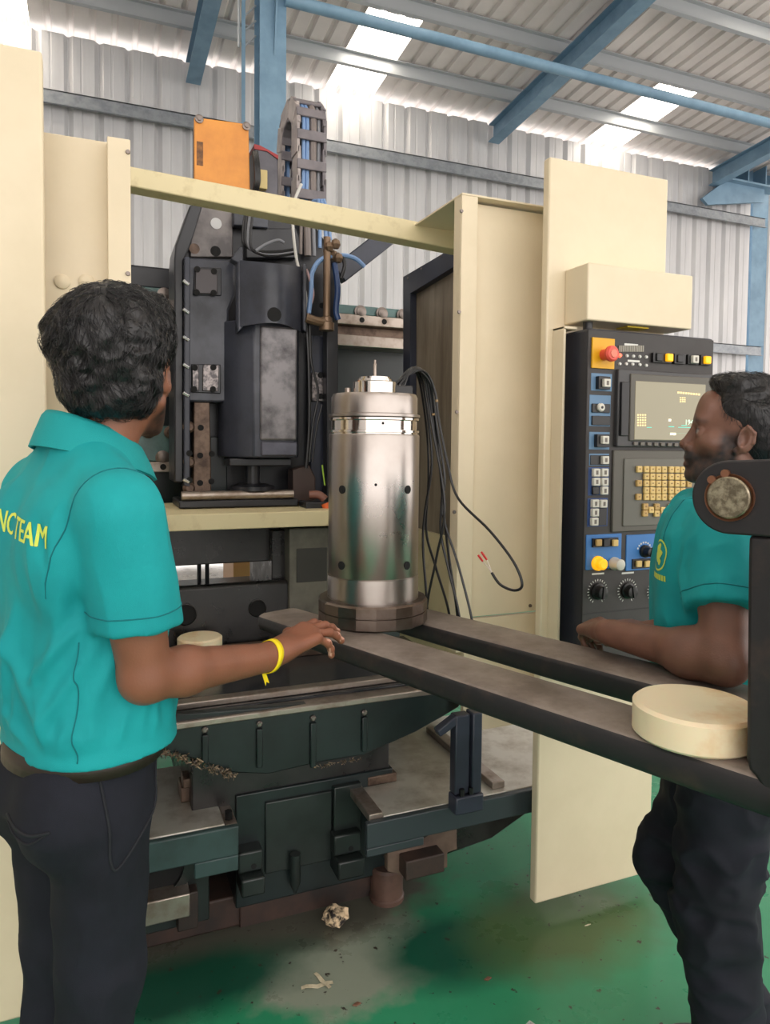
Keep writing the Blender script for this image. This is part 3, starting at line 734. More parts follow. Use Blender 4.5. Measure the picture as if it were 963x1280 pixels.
# ------------------------------------------------------------------ machine column with its linear ways (behind the head)
def Z3(x, y): return (150+.3946*x, 230+.3946*y)      # coordinates read off an enlarged view of the head
YK = 3.2
def hb(mb, px0, py0, px1, py1, y, t):
    """box running along x: left/right ends and top/bottom read at pixels, front face at y"""
    a = at(px0, py0, y=y); b_ = at(px1, py1, y=y); mb.box((a.x, y, b_.z), (b_.x, y+t, a.z)); return mb
colm = thing('machine_column', (.75, YK+.2, 0), 'oily teal machine column with horizontal steel guide rails behind the spindle head', 'machine column')
xa = at(120, 400, y=YK).x; xb_ = at(520, 400, y=YK).x
def zrow(py, px=330): return at(px, py, y=YK).z
zA = zrow(368); zB = zrow(640)
zw0, zw1 = at(280, 742, y=YK+.1).z, at(280, 690, y=YK+.1).z-.0
MB().box((xa-.3, YK+.10, zw1), (xb_+.25, YK+.5, zA)).build('body', TEALD, colm, bev=.005)
MB().box((xa-.3, YK+.10, .3), (xb_+.25, YK+.5, zw0)).build('lower_body', TEALD, colm, bev=.005)
MB().box((at(352, 720, y=YK+.1).x, YK+.11, zw0), (xb_+.25, YK+.49, zw1)).build('side_wall', TEALD, colm)
z1, z2, z3, z4, z5 = [at(460, q, y=YK).z for q in (383, 395, 408, 421, 435)]
MB().box((xa-.3, YK, z2), (xb_, YK+.3, z1)).build('upper_beam', TEAL, colm, bev=.006)
MB().box((xa-.3, YK-.02, z3), (xb_, YK+.1, z2-.001)).build('guide_rail', STEEL, colm, bev=.003)
MB().box((xa-.3, YK+.03, z4), (xb_, YK+.1, z3-.001)).build('rail_backing', RUSTY, colm, bev=.003)
MB().box((xa-.3, YK-.03, z5), (xb_+.02, YK+.1, z4-.001)).build('steel_strip', STEEL, colm, bev=.003)
zb1 = at(180, 345, y=YK).z
MB().box((xa-.3, YK+.03, z1+.001), (at(219, 340, y=YK).x, YK+.25, at(190, 331, y=YK).z)).build('cover_block', BLACKP, colm, bev=.008)
q1, q2, q3 = [at(190, q, y=YK).z for q in (532, 577, 590)]
MB().box((xa-.3, YK, q2), (xb_, YK+.1, q1)).build('lower_beam', TEAL, colm, bev=.006)
MB().box((xa-.3, YK-.02, q3), (xb_, YK+.1, q2-.001)).build('guide_rail', STEEL, colm, bev=.003)
qs = at(190, 492, y=YK).z
MB().cyl((xa-.3, YK-.02, qs), (xb_, YK-.02, qs), .012, n=14).build('ball_screw', STEEL, colm)
bw = proto(MB().lathe((0, 0, 0), [(.030, 0), (.030, -.012), (.022, -.014), (.022, -.022), (.016, -.024)], 20, axis=(0, 1, 0), capa=False), 'bolt', BOLTS)
bh = proto(MB().lathe((0, 0, 0), [(.013, .001), (.013, -.0015)], 16, axis=(0, 1, 0), capa=False), 'bolt_hole', DARK)
for a in (Z3(55, 328), Z3(140, 338), Z3(760, 403), Z3(828, 408), Z3(893, 413)):
    p = at(*a, y=YK); p.z = z2+.016; pin(bw, p, colm)
for a in (Z3(60, 352), Z3(140, 360), Z3(767, 425), Z3(838, 430)):
    p = at(*a, y=YK-.02); p.z = (z2+z3)/2; pin(bh, p, colm)
for a in (Z3(55, 860), Z3(135, 862)):
    p = at(*a, y=YK); p.z = q2+.018; pin(bw, p, colm)
for a in (Z3(60, 891), Z3(137, 893)):
    p = at(*a, y=YK-.02); p.z = (q2+q3)/2; pin(bh, p, colm)
brn = proto(MB().lathe((0, 0, 0), [(.028, 0), (.028, -.02), (.018, -.03)], 18, axis=(0, 1, 0), capa=False), 'bolt', RUSTY)
for a in (Z3(90, 785), Z3(160, 787)):
    p = at(*a, y=YK); pin(brn, p, colm)

# ------------------------------------------------------------------ spindle head
YH = 2.72
hd = thing('milling_spindle_carrier', (.65, 2.9, 1.15), 'dark slate spindle head with faceted motor housing, slide plates and bolts inside the machine', 'spindle head')
def poly(pts, y, t, m, name, parent=hd, bev=.004): return MB().prism([at(*Z3(*q), y=y) for q in pts], (0, t, 0)).build(name, m, parent, bev=bev)
# slide: side plate and backing plate with lightening holes
poly([(238, 65), (222, 66), (176, 195), (172, 240), (172, 945), (202, 948), (202, 245), (225, 190), (262, 70)], YH+.03, .2, BLACKP, 'slide_side', bev=.006)
bk = poly([(235, 62), (400, 72), (560, 90), (600, 105), (690, 240), (690, 1000), (200, 960), (205, 215)], YH+.16, .06, BLACKP, 'slide_back')
gp = poly([(228, 95), (248, 66), (358, 70), (358, 232), (222, 232)], YH+.14, .02, mat('scuffed grey plate', (120, 114, 112), .4, metal=.3, rgb2=(78, 74, 74), scale=7), 'gusset_plate')
def hole(zx, zy, r, y, parent=hd, m=DARK, name='hole'):
    c = at(*Z3(zx, zy), y=y); return MB().lathe((c.x, y, c.z), [(r, .001), (r, -.0015)], 24, axis=(0, 1, 0), capa=False).build(name, m, parent)
hole(305, 125, .0215, YH+.14, gp, mat('painted daylight disc', (205, 205, 205), .7)); hole(236, 205, .02, YH+.14, gp, RUSTY); hole(303, 213, .02, YH+.14, gp)  # pale disc paints the daylight seen through the upper hole
# left guide housing with two bolt pockets
poly([(215, 232), (365, 240), (365, 352), (345, 400), (345, 680), (330, 692), (212, 690)], YH+.035, .12, HEADP, 'guide_housing', bev=.008)
poly([(205, 230), (222, 230), (222, 960), (203, 955)], YH+.0, .03, NAVY, 'edge_strip', bev=.003)
pk = poly([(236, 262), (322, 266), (322, 354), (232, 352)], YH+.028, .012, BLACKP, 'bolt_pocket', bev=.003)
poly([(240, 268), (310, 270), (310, 348), (238, 347)], YH+.02, .01, mat('milled dark steel', (78, 74, 76), .4, metal=.4), 'clamp_plate', bev=.003)
poly([(226, 570), (320, 572), (320, 664), (226, 660)], YH+.028, .012, BLACKP, 'bolt_pocket', bev=.003)
SCR = mat('scraped steel pad', (150, 142, 140), .38, metal=.6, rgb2=(84, 80, 82), scale=60, lo=.42, hi=.58)
poly([(230, 574), (250, 574), (250, 655), (230, 654)], YH+.02, .01, SCR, 'scraped_pad', bev=.002); poly([(264, 572), (314, 573), (312, 656), (262, 655)], YH+.02, .01, SCR, 'scraped_pad', bev=.002)
hs = proto(MB().lathe((0, 0, 0), [(.0115, .001), (.0115, -.002), (.007, -.0022)], 16, axis=(0, 1, 0), capa=False), 'screw_head', DARK)
for a in ((245, 270), (298, 277), (243, 343), (297, 345), (237, 582), (296, 581), (235, 650), (295, 650)): pin(hs, at(*Z3(*a), y=YH+.0195), hd)
sc = proto(MB().tube([(0, 0, 0), (-.02, -.004, .012)], .006, 8), 'strip_screw', mat('bright screw', (222, 222, 226), .25, metal=.8))
for y_ in (318, 408, 495, 582, 672, 945): pin(sc, at(*Z3(218, y_), y=YH-.004), hd)
# faceted motor housing
def ring(zy, xs, y_off):
    """horizontal facet outline: (zoom x, depth) pairs at one height"""
    z = at(*Z3(470, zy), y=YH-.1).z
    return [Vector((at(*Z3(q, zy), y=YH-.1).x if True else 0, YH-.1+d, z)) for q, d in zip(xs, y_off)]
def facets(z_top, z_bot, xs, ds, m, name, n_=None, bev=.004):
    a = ring(z_top, xs, ds); b_ = ring(z_bot, xs, ds); k = len(a)
    top = [Vector((p.x, p.y, a[0].z)) for p in a]; bot = [Vector((p.x, p.y, b_[0].z)) for p in a]
    vs = bot+top
    return MB().prism(bot, (0, 0, top[0].z-bot[0].z)).build(name, m, hd, bev=bev)
facets(425, 868, [338, 352, 430, 565, 588, 600], [.20, .13, .035, .035, .09, .2], HEADP, 'motor_housing', bev=.006)
# paler mottled front facet
zt_, zb_ = at(*Z3(500, 452), y=YH-.07).z, at(*Z3(500, 812), y=YH-.07).z
xs0, xs1 = at(*Z3(444, 640), y=YH-.07).x, at(*Z3(560, 640), y=YH-.07).x
MB().box((xs0, YH-.077, zb_), (xs1, YH-.06, zt_)).build('front_facet', HEADPALE, hd, bev=.008, seg=3)
zq = at(*Z3(500, 862), y=YH-.07).z
MB().box((xs0+.004, YH-.073, zq), (xs1+.004, YH-.06, zb_-.004)).build('lower_facet', mat('slate facet', (92, 92, 104), .25, metal=.3, rgb2=(70, 70, 80), scale=6), hd, bev=.006)
# curved sheet guard over the top of the motor
gz0, gz1 = at(*Z3(470, 236), y=YH-.12).z, at(*Z3(470, 452), y=YH-.12).z
gx0, gx1 = at(*Z3(382, 340), y=YH-.12).x, at(*Z3(590, 340), y=YH-.12).x
vs = []; N = 14
for i in range(N+1):
    t = i/N; x = gx0+(gx1-gx0)*t; y = YH-.05-.09*math.sin(math.pi*t)
    sag = .02*math.sin(math.pi*t)
    for dy in (0, .006): vs += [(x, y+dy, gz0-sag), (x, y+dy, gz1+sag*.6)]
fs = []
for i in range(N):
    a = 4*i; fs += [(a, a+4, a+5, a+1), (a+2, a+3, a+7, a+6), (a, a+2, a+6, a+4), (a+1, a+5, a+7, a+3)]
fs += [(0, 1, 3, 2), (4*N, 4*N+2, 4*N+3, 4*N+1)]
gd = MB().add(vs, fs).build('sheet_guard', HEADP, hd)
c = at(*Z3(490, 413), y=YH-.142); MB().lathe((c.x, YH-.139, c.z), [(.026, .003), (.026, -.001)], 28, axis=(0, 1, 0), capa=False).build('guard_hole', DARK, gd)
poly([(352, 238), (380, 196), (390, 200), (390, 455), (374, 470), (374, 250)], YH-.06, .05, HEADP, 'guard_flange')
poly([(580, 250), (592, 255), (592, 470), (580, 462)], YH-.06, .05, HEADP, 'guard_flange')
# nose below the motor
c = at(*Z3(420, 900), y=YH+.04)
zt_ = at(*Z3(420, 868), y=YH+.04).z; zm = at(*Z3(420, 940), y=YH+.04).z; zl = at(*Z3(420, 985), y=YH+.04).z
MB().cyl((c.x, YH+.04, zl), (c.x, YH+.04, zt_), .028, n=20).build('drive_shaft', BLACKP, hd)
MB().lathe((c.x, YH+.04, zl), [(.03, 0), (.06, .015), (.085, .02), (.085, .035), (.05, .045)], 28).build('coupling_disc', BLACKP, hd)
MB().box((at(*Z3(345, 880), y=YH).x, YH-.02, at(*Z3(345, 893), y=YH).z), (at(*Z3(540, 880), y=YH).x, YH+.1, at(*Z3(345, 869), y=YH).z)).build('motor_foot', BLACKP, hd, bev=.004)
# vertical way with bolts, left below the guide housing
poly([(234, 690), (285, 692), (290, 985), (232, 985)], YH+.045, .06, RUSTY, 'vertical_rail', bev=.004)
poly([(285, 800), (340, 800), (340, 990), (285, 990)], YH+.12, .04, TEALD, 'saddle_block')
for a in ((256, 772), (254, 860), (254, 947), (291, 855), (290, 942)): pin(hs, at(*Z3(*a), y=YH+.044), hd)
cb = proto(MB().lathe((0, 0, 0), [(.022, .01), (.022, -.012), (.014, -.02), (.014, -.028)], 18, axis=(0, 1, 0), capa=False), 'cap_bolt', RUSTY)
for a in ((217, 770), (218, 880), (218, 963)): pin(cb, at(*Z3(*a), y=YH+.03), hd)
for a in ((220, 853), (220, 938)): pin(hs, at(*Z3(*a), y=YH-.001), hd)
# roller and sump block at the bottom
a, b_ = at(*Z3(195, 988), y=YH-.02), at(*Z3(548, 996), y=YH-.02)
MB().cyl((a.x, YH-.02, a.z), (b_.x, YH-.02, a.z), .017, n=18).build('roller', STEEL, hd)
MB().box((a.x-.01, YH-.03, zs0+.003), (b_.x+.02, YH+.2, a.z-.018)).build('sump_block', BLACKP, hd, bev=.005)
# right side channel, fitting and small pipes
poly([(604, 480), (690, 480), (690, 1005), (604, 1005)], YH+.09, .05, NAVY, 'right_channel')
poly([(609, 597), (648, 597), (648, 688), (609, 688)], YH+.075, .02, SCR, 'scraped_pad', bev=.002)
poly([(655, 240), (692, 240), (692, 1000), (655, 1000)], YH+.02, .05, BLACKP, 'channel_edge')
for a in ((636, 605), (636, 672), (640, 385)): pin(hs, at(*Z3(*a), y=YH+.07), hd)
poly([(548, 905), (600, 890), (620, 930), (620, 1010), (548, 1010)], YH-.0, .08, mat('dark red-brown valve', (66, 50, 46), .4), 'valve_block')
poly([(590, 1008), (660, 1008), (660, 1048), (590, 1048)], YH-.12, .1, BLACKP, 'valve_base')
m_ = MB().tube(smooth_path([at(*Z3(600, 985), y=YH-.08), at(*Z3(630, 985), y=YH-.09), at(*Z3(650, 1000), y=YH-.1)], 4), .016, 12); m_.build('hose_elbow', mat('rusty elbow', (128, 84, 70), .45), hd)
p = at(*Z3(650, 1012), y=YH-.12); MB().cyl(p, p+Vector((.012, -.006, -.03)), .016, n=12).build('orange_plug', mat('orange plastic', (226, 104, 44), .45), hd)
m_ = MB().tube([at(*Z3(641, 890), y=YH-.05), at(*Z3(649, 955), y=YH-.06)], .003, 6); m_.build('green_wire', mat('green wire', (150, 190, 60), .5), hd)
FIT = mat('brass fitting', (126, 104, 84), .4, metal=.6)
c = at(*Z3(655, 440), y=YH-.04)
MB().lathe((c.x, c.y, c.z-.03), [(.03, 0), (.03, .03), (.022, .035), (.022, .05), (.014, .055), (.014, .36)], 16).build('lubrication_pipe', FIT, hd)
MB().tube([c+Vector((0, 0, 0)), c+Vector((-.05, -.02, .0)), c+Vector((-.09, -.02, .01))], .018, 10).build('pipe_tee', FIT, hd)
c2 = at(*Z3(675, 222), y=YH-.04)
m_ = MB()
for i in range(5):
    a = i*1.25; m_.lathe(c2+Vector((.022*math.cos(a), .016*math.sin(a), -.03+.012*i)), [(.012, 0), (.02, .015), (.016, .03), (.005, .038)], 8)
m_.build('hose_clamp', FIT, hd)
HOSEB = mat('pale blue hose', (120, 152, 196), .35); HOSEG = mat('grey hose', (128, 130, 136), .4); HOSEW = mat('white cable', (206, 204, 198), .45); HOSEBR = mat('brown grey hose', (126, 116, 112), .45)
def hose(pts, r, m, name, parent, y=YH-.03, n=8):
    path = [at(*Z3(q[0], q[1]), y=(q[2] if len(q) > 2 else y)) for q in pts]
    return MB().tube(smooth_path(path, 6), r, n).build(name, m, parent)
hose([(775, 262), (745, 236), (700, 226), (640, 238), (610, 280), (606, 340), (598, 410)], .0095, HOSEB, 'hose', hd)
hose([(590, 270), (604, 310), (612, 350), (600, 395), (596, 420)], .006, mat('pinkish hose', (170, 140, 140), .45), 'hose', hd)
hose([(680, 250), (690, 330), (685, 400), (692, 430)], .012, mat('dark blue hose', (34, 62, 108), .4), 'hose', hd)
hose([(705, 230), (712, 260), (700, 300)], .008, BLK, 'hose', hd)
hose([(602, 420), (606, 560), (628, 660), (612, 760), (600, 880)], .005, BLK, 'cable', hd)
hose([(590, 420), (598, 560), (600, 760), (590, 900)], .007, BLK, 'cable', hd)
hose([(640, 700), (622, 780), (610, 880)], .004, BLK, 'cable', hd)
# loop of cables over the motor
for (dx, dy, r) in ((0, 0, .0065), (8, 6, .0055), (16, 10, .005), (-8, -4, .005)):
    hose([(405+dx, 95), (398+dx, 150+dy), (402+dx, 195+dy), (440+dx, 216+dy), (500, 218+dy), (555, 210+dy)], r, RUBBER if dx != 8 else HOSEG, 'cable', hd, y=YH+.03-dx*.002)
hose([(430, 212), (465, 190), (500, 178), (520, 186)], .006, HOSEG, 'cable', hd)
hose([(575, 0), (552, 60), (548, 130), (560, 240), (588, 345), (592, 460), (600, 560)], .006, HOSEW, 'cable', hd, y=YH-.02)
# inner steelwork seen above the motor
poly([(360, 80), (470, 95), (470, 140), (360, 130)], YH+.1, .04, HEADP, 'terminal_rail')
poly([(400, 140), (560, 140), (580, 200), (560, 235), (400, 235)], YH+.12, .03, BLACKP, 'motor_top')
# diagonal support arm
q0, q1 = at(432, 348, y=YH+.02), at(494, 296, y=YH+.42)
A = at(425, 342, y=3.0); B_ = at(484, 296, y=3.0)
d_ = (B_-A).normalized(); nrm = Vector((-d_.z, 0, d_.x))
wv = .042
MB().prism([A+nrm*wv, B_+nrm*wv, B_+nrm*(-wv*.2)+d_*.03, B_-nrm*wv+d_*.02, A-nrm*wv], (0, .06, 0)).build('support_arm', NAVY, hd, bev=.005)

# ------------------------------------------------------------------ orange terminal box and its motor block on top of the head
YO = 2.85
ob = thing('terminal_box', at(278, 230, y=YO), 'weathered orange metal box cover with corner bolts above the cross beam', 'box')
ORG = mat('weathered orange paint', (226, 150, 62), .42, rgb2=(196, 122, 50), scale=6, lo=.4, hi=.75)
pts = [(243, 146), (311, 155), (313, 245), (243, 240)]
MB().prism([at(*q, y=YO) for q in pts], (0, .02, 0)).build('cover', ORG, ob, bev=.004)
pts = [(246, 150), (309, 158), (311, 245), (246, 240)]
MB().prism([at(*q, y=YO+.021) for q in pts], (0, .12, 0)).build('box_body', mat('black box body', (40, 38, 40), .45), ob)
wb = proto(MB().lathe((0, 0, 0), [(.016, 0), (.016, -.006), (.009, -.008), (.009, -.014)], 16, axis=(0, 1, 0), capa=False), 'bolt', BOLTS)
for a in ((249, 149), (308, 158)): pin(wb, at(*a, y=YO-.001), ob)
p = at(250, 192, y=YO); MB().box((p.x-.012, YO-.001, p.z-.045), (p.x+.012, YO, p.z+.045)).build('oil_smear', mat('oil smear', (96, 60, 30), .5, rgb2=(160, 104, 44), scale=30), ob)
mo = thing('axis_motor', at(330, 245, y=YO+.02), 'dark servo motor block with red rim beside the orange box', 'motor')
MB().prism([at(*q, y=YO+.03) for q in ((318, 182), (335, 186), (348, 196), (348, 262), (318, 255))], (0, .16, 0)).build('body', mat('motor grey', (92, 90, 98), .4, rgb2=(70, 68, 76), scale=6), mo, bev=.006)
MB().prism([at(*q, y=YO+.025) for q in ((318, 180), (326, 182), (348, 194), (348, 199), (334, 189), (318, 186))], (0, .15, 0)).build('rim', mat('red paint', (150, 42, 42), .45), mo)
for i in range(3):
    MB().tube(smooth_path([at(317+2*i, 190, y=YO), at(319+2*i, 205, y=YO-.02), at(320+2*i, 225, y=YO-.02), at(317+2*i, 240, y=YO)], 5), .007, 8).build('cable', RUBBER, mo)
p = at(327, 225, y=YO+.02); MB().box((p.x-.02, YO, p.z-.04), (p.x+.02, YO+.03, p.z+.035)).build('connector', mat('tan connector', (196, 176, 120), .5), mo, bev=.003)

# ------------------------------------------------------------------ cable drag chain
dc = thing('cable_drag_chain', at(385, 250, y=2.95), 'grey plastic cable drag chain arching high above the head with blue hoses inside', 'cable chain')
CHM = mat('grey chain plastic', (122, 116, 120), .45, rgb2=(96, 92, 96), scale=8); CHS = mat('pale worn chain side', (176, 166, 162), .5, rgb2=(134, 126, 126), scale=8)
YD = 2.86
xd0 = at(371, 180, y=YD).x; xd1 = at(409, 180, y=YD).x
# path in the vertical plane running back from the viewer: up the front, over the top, down the back
zt_ = at(385, 106, y=YD).z; zf = at(390, 262, y=YD).z
Rr = .17
nst = 3
path = [(YD, zf + (zt_-.14-zf)*i/nst) for i in range(nst+1)]
cy_, cz_ = YD+Rr, zt_-.14
path += [(cy_-Rr*math.cos(math.radians(a)), cz_+.14*math.sin(math.radians(a))) for a in range(30, 181, 30)]
yb2 = path[-1][0]
path += [(yb2, path[-1][1]-.11*i) for i in range(1, 4)]
W = .085                                               # radial depth of a link
for i in range(len(path)-1):
    (ya, za), (yb3, zb3) = path[i], path[i+1]
    a = Vector((0, ya, za)); b_ = Vector((0, yb3, zb3)); t = (b_-a).normalized(); nrm = Vector((0, t.z, -t.y))
    lk = None
    for (x0_, x1_) in ((xd0, xd0+.014), (xd1-.014, xd1)):
        pl = [a-t*.014, b_+t*.014, b_+t*.014+nrm*W, a-t*.014+nrm*W]
        xo_ = .004*(i % 2)*(1 if x0_ == xd0 else -1)
        o = MB().prism([(x0_+xo_, q.y, q.z) for q in pl], (x1_-x0_, 0, 0)).build('chain_side', CHS if x0_ == xd0 else CHM, dc, bev=.003)
        if lk is None: lk = o
    for off in (-.004, W-.006):
        mid = (a+b_)/2; e = t*.02
        pl = [mid-e+nrm*off, mid+e+nrm*off, mid+e+nrm*(off+.01), mid-e+nrm*(off+.01)]
        MB().prism([(xd0+.002, q.y, q.z) for q in pl], (xd1-xd0-.004, 0, 0)).build('cross_bar', CHM, lk, bev=.003)
        for sx in (-1, 1): pass
# hoses run inside the chain and drop out of its mouth
mids = [(y+ (W*.5 if True else 0)*0, z) for y, z in path]
def chain_path(xo, inset, tail):
    out = []
    for i in range(len(path)-1, -1, -1):
        j = min(i, len(path)-2); a = Vector((0, *path[j])); b_ = Vector((0, *path[j+1])); t = (b_-a).normalized(); nrm = Vector((0, t.z, -t.y))
        q = Vector((0, *path[i]))+nrm*inset; out.append(Vector((xd0+xo, q.y, q.z)))
    return out+tail
ww = xd1-xd0
for (xo, ins, r, m, tl) in ((.034, .018, .008, HOSEB, [(405, 250), (413, 300)]), (.050, .018, .008, HOSEB, [(402, 250), (408, 302), ]), (.043, .034, .008, HOSEB, [(398, 250), (400, 310)]),
                           (.075, .02, .015, HOSEBR, [(384, 255), (385, 320)]), (.1, .02, .008, HOSEG, [(392, 255), (393, 320)]), (.088, .036, .007, HOSEBR, [(379, 255), (376, 318)])):
    MB().tube(smooth_path(chain_path(min(xo, ww-.03), ins, [at(*q, y=YD-.02) for q in tl]), 3), r, 8).build('hose', m, dc)

# ------------------------------------------------------------------ under the sill: saddle casting, window to the back, side post
sad = thing('machine_saddle', (.55, 2.7, 0), 'black oily saddle casting with round holes below the cream sill', 'machine casting')
YU = 2.56
def pb_(px0, py0, px1, py1, y, t, m, name, parent, bev=.004):
    return hb(MB(), px0, py0, px1, py1, y, t).build(name, m, parent, bev=bev)
OILY = mat('oily black casting', (26, 25, 26), .25, rgb2=(44, 42, 42), scale=8, rvar=.2)
pb_(150, 663, 362, 700, YU+.1, .06, OILY, 'void_crossbar', sad)  # black bar stands in for the dark void under the sill
c0_ = pb_(150, 740, 366, 800, YU, .05, OILY, 'lower_casting', sad, bev=.012)
for (a, r) in (((232, 768), .036), ((322, 760), .03)):
    p = at(*a, y=YU); MB().lathe((p.x, YU, p.z), [(r*1.1, .0), (r*1.1, -.006), (r, -.008), (r, -.001)], 28, axis=(0, 1, 0), capa=False, capb=False).build('bore_rim', OILY, c0_)
    MB().lathe((p.x, YU-.001, p.z), [(r, 0), (r, -.001)], 28, axis=(0, 1, 0), capa=False).build('bore', DARK, c0_)
pb_(340, 663, 364, 775, YU+.05, .4, OILY, 'side_web', sad)
CASTG = mat('olive grey casting', (112, 110, 98), .42, rgb2=(78, 76, 68), scale=5)
po = pb_(362, 661, 420, 790, YU-.02, .3, CASTG, 'side_post', sad)
pb_(371, 686, 409, 726, YU-.022, .004, mat('painted pocket shade', (58, 58, 54), .6), 'pocket', po)  # flat darker plate paints the shade of the recess
p0_, p1_ = at(244, 700, y=3.1), at(346, 745, y=3.1)
for (a, b2, m) in ((292, 345, mat('copper sheet', (190, 140, 92), .35, metal=.4)), ):
    g0, g1 = at(a, 720, y=4.7), at(b2+6, 720, y=4.7)
    bx_ = thing('storage_crate', ((g0.x+g1.x)/2, 4.9, 0), 'copper-brown crate standing behind the machine, seen through the gap under the sill', 'crate')
    MB().box((g0.x, 4.7, 0), (g1.x+.1, 5.1, 1.15)).build('crate_body', m, bx_, bev=.006)
    MB().box((g0.x-.012, 4.688, 1.15), (g1.x+.112, 5.112, 1.19)).build('crate_lid', m, bx_, bev=.004)
m_ = MB(); c = at(249, 700, y=YU+.2)
for dx in (0, .03): m_.cyl((c.x+dx, YU+.2, at(249, 700, y=YU+.2).z), (c.x+dx, YU+.2, at(249, 740, y=YU+.2).z), .008, n=10)
m_.build('push_rod', BLACKP, sad)
# ------------------------------------------------------------------ table with its way covers
YT = 1.985
tb = thing('machine_table', (.5, YT+.3, .2), 'dark teal machine table with ribbed front apron and steel edge strips', 'machine table')
zt_ = at(330, 889, y=YT).z
GLOS = mat('glossy dark table top', (38, 40, 44), .18, rgb2=(60, 58, 58), scale=10)
MB().box((-.25, YT+.04, zt_-.03), (1.14, YT+.56, zt_+.012)).build('table_top', GLOS, tb, bev=.004)
MB().box((-.25, YT-.012, zt_-.016), (1.02, YT+.05, zt_+.004)).build('edge_strip', STEEL, tb, bev=.004)
MB().box((-.25, YT+.06, zt_+.012), (1.02, YT+.1, zt_+.03)).build('edge_strip', STEEL, tb, bev=.003)
MB().box((-.25, YT+.43, zt_+.012), (1.02, YT+.55, zt_+.05)).build('rear_strip', RUSTY, tb, bev=.003)
ap = [(150, 899), (582, 864), (574, 884), (552, 897), (520, 915), (455, 944), (400, 953), (335, 968), (292, 966), (240, 948), (150, 925)]
apr = MB().prism([at(*q, y=YT) for q in ap], (0, .03, 0)).build('apron', TEALD, tb, bev=.004)
for a in (256, 324, 391, 455):
    t0 = at(a, 917-.11*(a-256), y=YT); t1 = at(a, 958 if a < 400 else 938, y=YT)
    MB().box((t0.x-.009, YT-.012, t1.z), (t0.x+.009, YT, t0.z)).build('rib', TEALD, tb, bev=.003)
    MB().lathe((t0.x, YT-.001, t0.z+.012), [(.009, 0), (.009, -.006), (.005, -.009)], 12, axis=(0, 1, 0), capa=False).build('rib_bolt', BOLTS, tb)
# lip of swarf along the lower edge of the apron
SW = mat('swarf and chips', (150, 130, 104), .5, metal=.4, rgb2=(70, 62, 54), scale=60, lo=.4, hi=.6)
def chips(pl, n, spread, name, parent, size=.006):
    m_ = MB()
    for i in range(n):
        t = random.random()*(len(pl)-1); j = int(t); q = Vector(pl[j]).lerp(Vector(pl[j+1]), t-j)
        q += Vector((random.gauss(0, spread), random.gauss(0, spread*.6)-.012, random.gauss(0, spread*.5)))
        d = Vector((random.gauss(0, 1), random.gauss(0, 1), random.gauss(0, 1))).normalized()*size*random.uniform(.6, 2)
        e = d.orthogonal().normalized()*size*.3
        m_.add([q-d-e, q-d+e, q+d+e, q+d-e, q+Vector((0, 0, size*.4))], [(0, 1, 4), (1, 2, 4), (2, 3, 4), (3, 0, 4), (3, 2, 1, 0)])
    o = m_.build(name, SW, parent, flat=True); o['kind'] = 'stuff'; return o
chips([at(*q, y=YT) for q in ((195, 936), (230, 946), (262, 958), (292, 968))], 160, .008, 'swarf', tb)
chips([at(*q, y=YT) for q in ((392, 957), (425, 951), (452, 946))], 60, .005, 'swarf', tb, .004)
# ------------------------------------------------------------------ bed
bed = thing('machine_bed', (.6, YT+.4, 0), 'dark cast machine bed standing on the floor with brackets, silver way plates and levelling foot', 'machine bed')
YBD = 2.03
GREYD = mat('dark green grey casting', (38, 45, 44), .34, rgb2=(25, 30, 29), scale=6)
RUSTB = mat('rust brown base', (66, 48, 41), .6, rgb2=(40, 33, 30), scale=9)
pb_(240, 955, 486, 1003, YBD+.03, .6, OILY, 'upper_bed', bed)
pb_(295, 995, 490, 1090, YBD+.02, .6, TEALD, 'bed_body', bed)
pb_(300, 1085, 490, 1128, YBD+.05, .6, RUSTB, 'bed_base', bed)
zfl = 0.0
p0_, p1_ = at(215, 1120, y=YBD+.05), at(505, 1120, y=YBD+.05)
MB().box((-.2, YBD+.06, 0), (p1_.x, YBD+.7, at(400, 1098, y=YBD+.05).z)).build('plinth', RUSTB, bed, bev=.006)
pb_(332, 1004, 415, 1075, YBD+.01, .03, GREYD, 'cover_plate', bed)
for (a, b2, t0, t1) in ((298, 329, 1068, 1110), (418, 452, 1046, 1088)):
    br = MB(); u0 = at(a, t0, y=YBD-.03); u1 = at(b2, t1, y=YBD-.03); um = at(a, t0+.62*(t1-t0), y=YBD-.03)
    br.box((u0.x, YBD-.03, um.z), (u1.x, YBD+.05, u0.z)); br.box((u0.x+.004, YBD-.06, u1.z), (u1.x, YBD+.05, um.z-.002))
    o = br.build('step_bracket', GREYD, bed, bev=.006)
    p = at((a+b2)/2+4, t0+15, y=YBD-.031); MB().lathe((p.x, YBD-.03, p.z), [(.008, .001), (.008, -.001)], 14, axis=(0, 1, 0), capa=False).build('bolt_hole', DARK, o)
pb_(418, 985, 452, 1045, YBD, .06, GREYD, 'upright_rib', bed)
MB().lathe(at(369, 1116, y=YBD-.01), [(.004, 0), (.016, .03), (.016, .12)], 12).build('drain_spout', GREYD, bed)
# levelling foot
c = at(488, 1128, z=0); c = Vector((c.x, c.y+.03, 0))
MB().lathe(c, [(.056, 0), (.056, .012), (.052, .016), (.052, .10), (.046, .108)], 28).build('levelling_foot', mat('rusty foot', (96, 72, 62), .5, rgb2=(66, 48, 42), scale=12), bed)
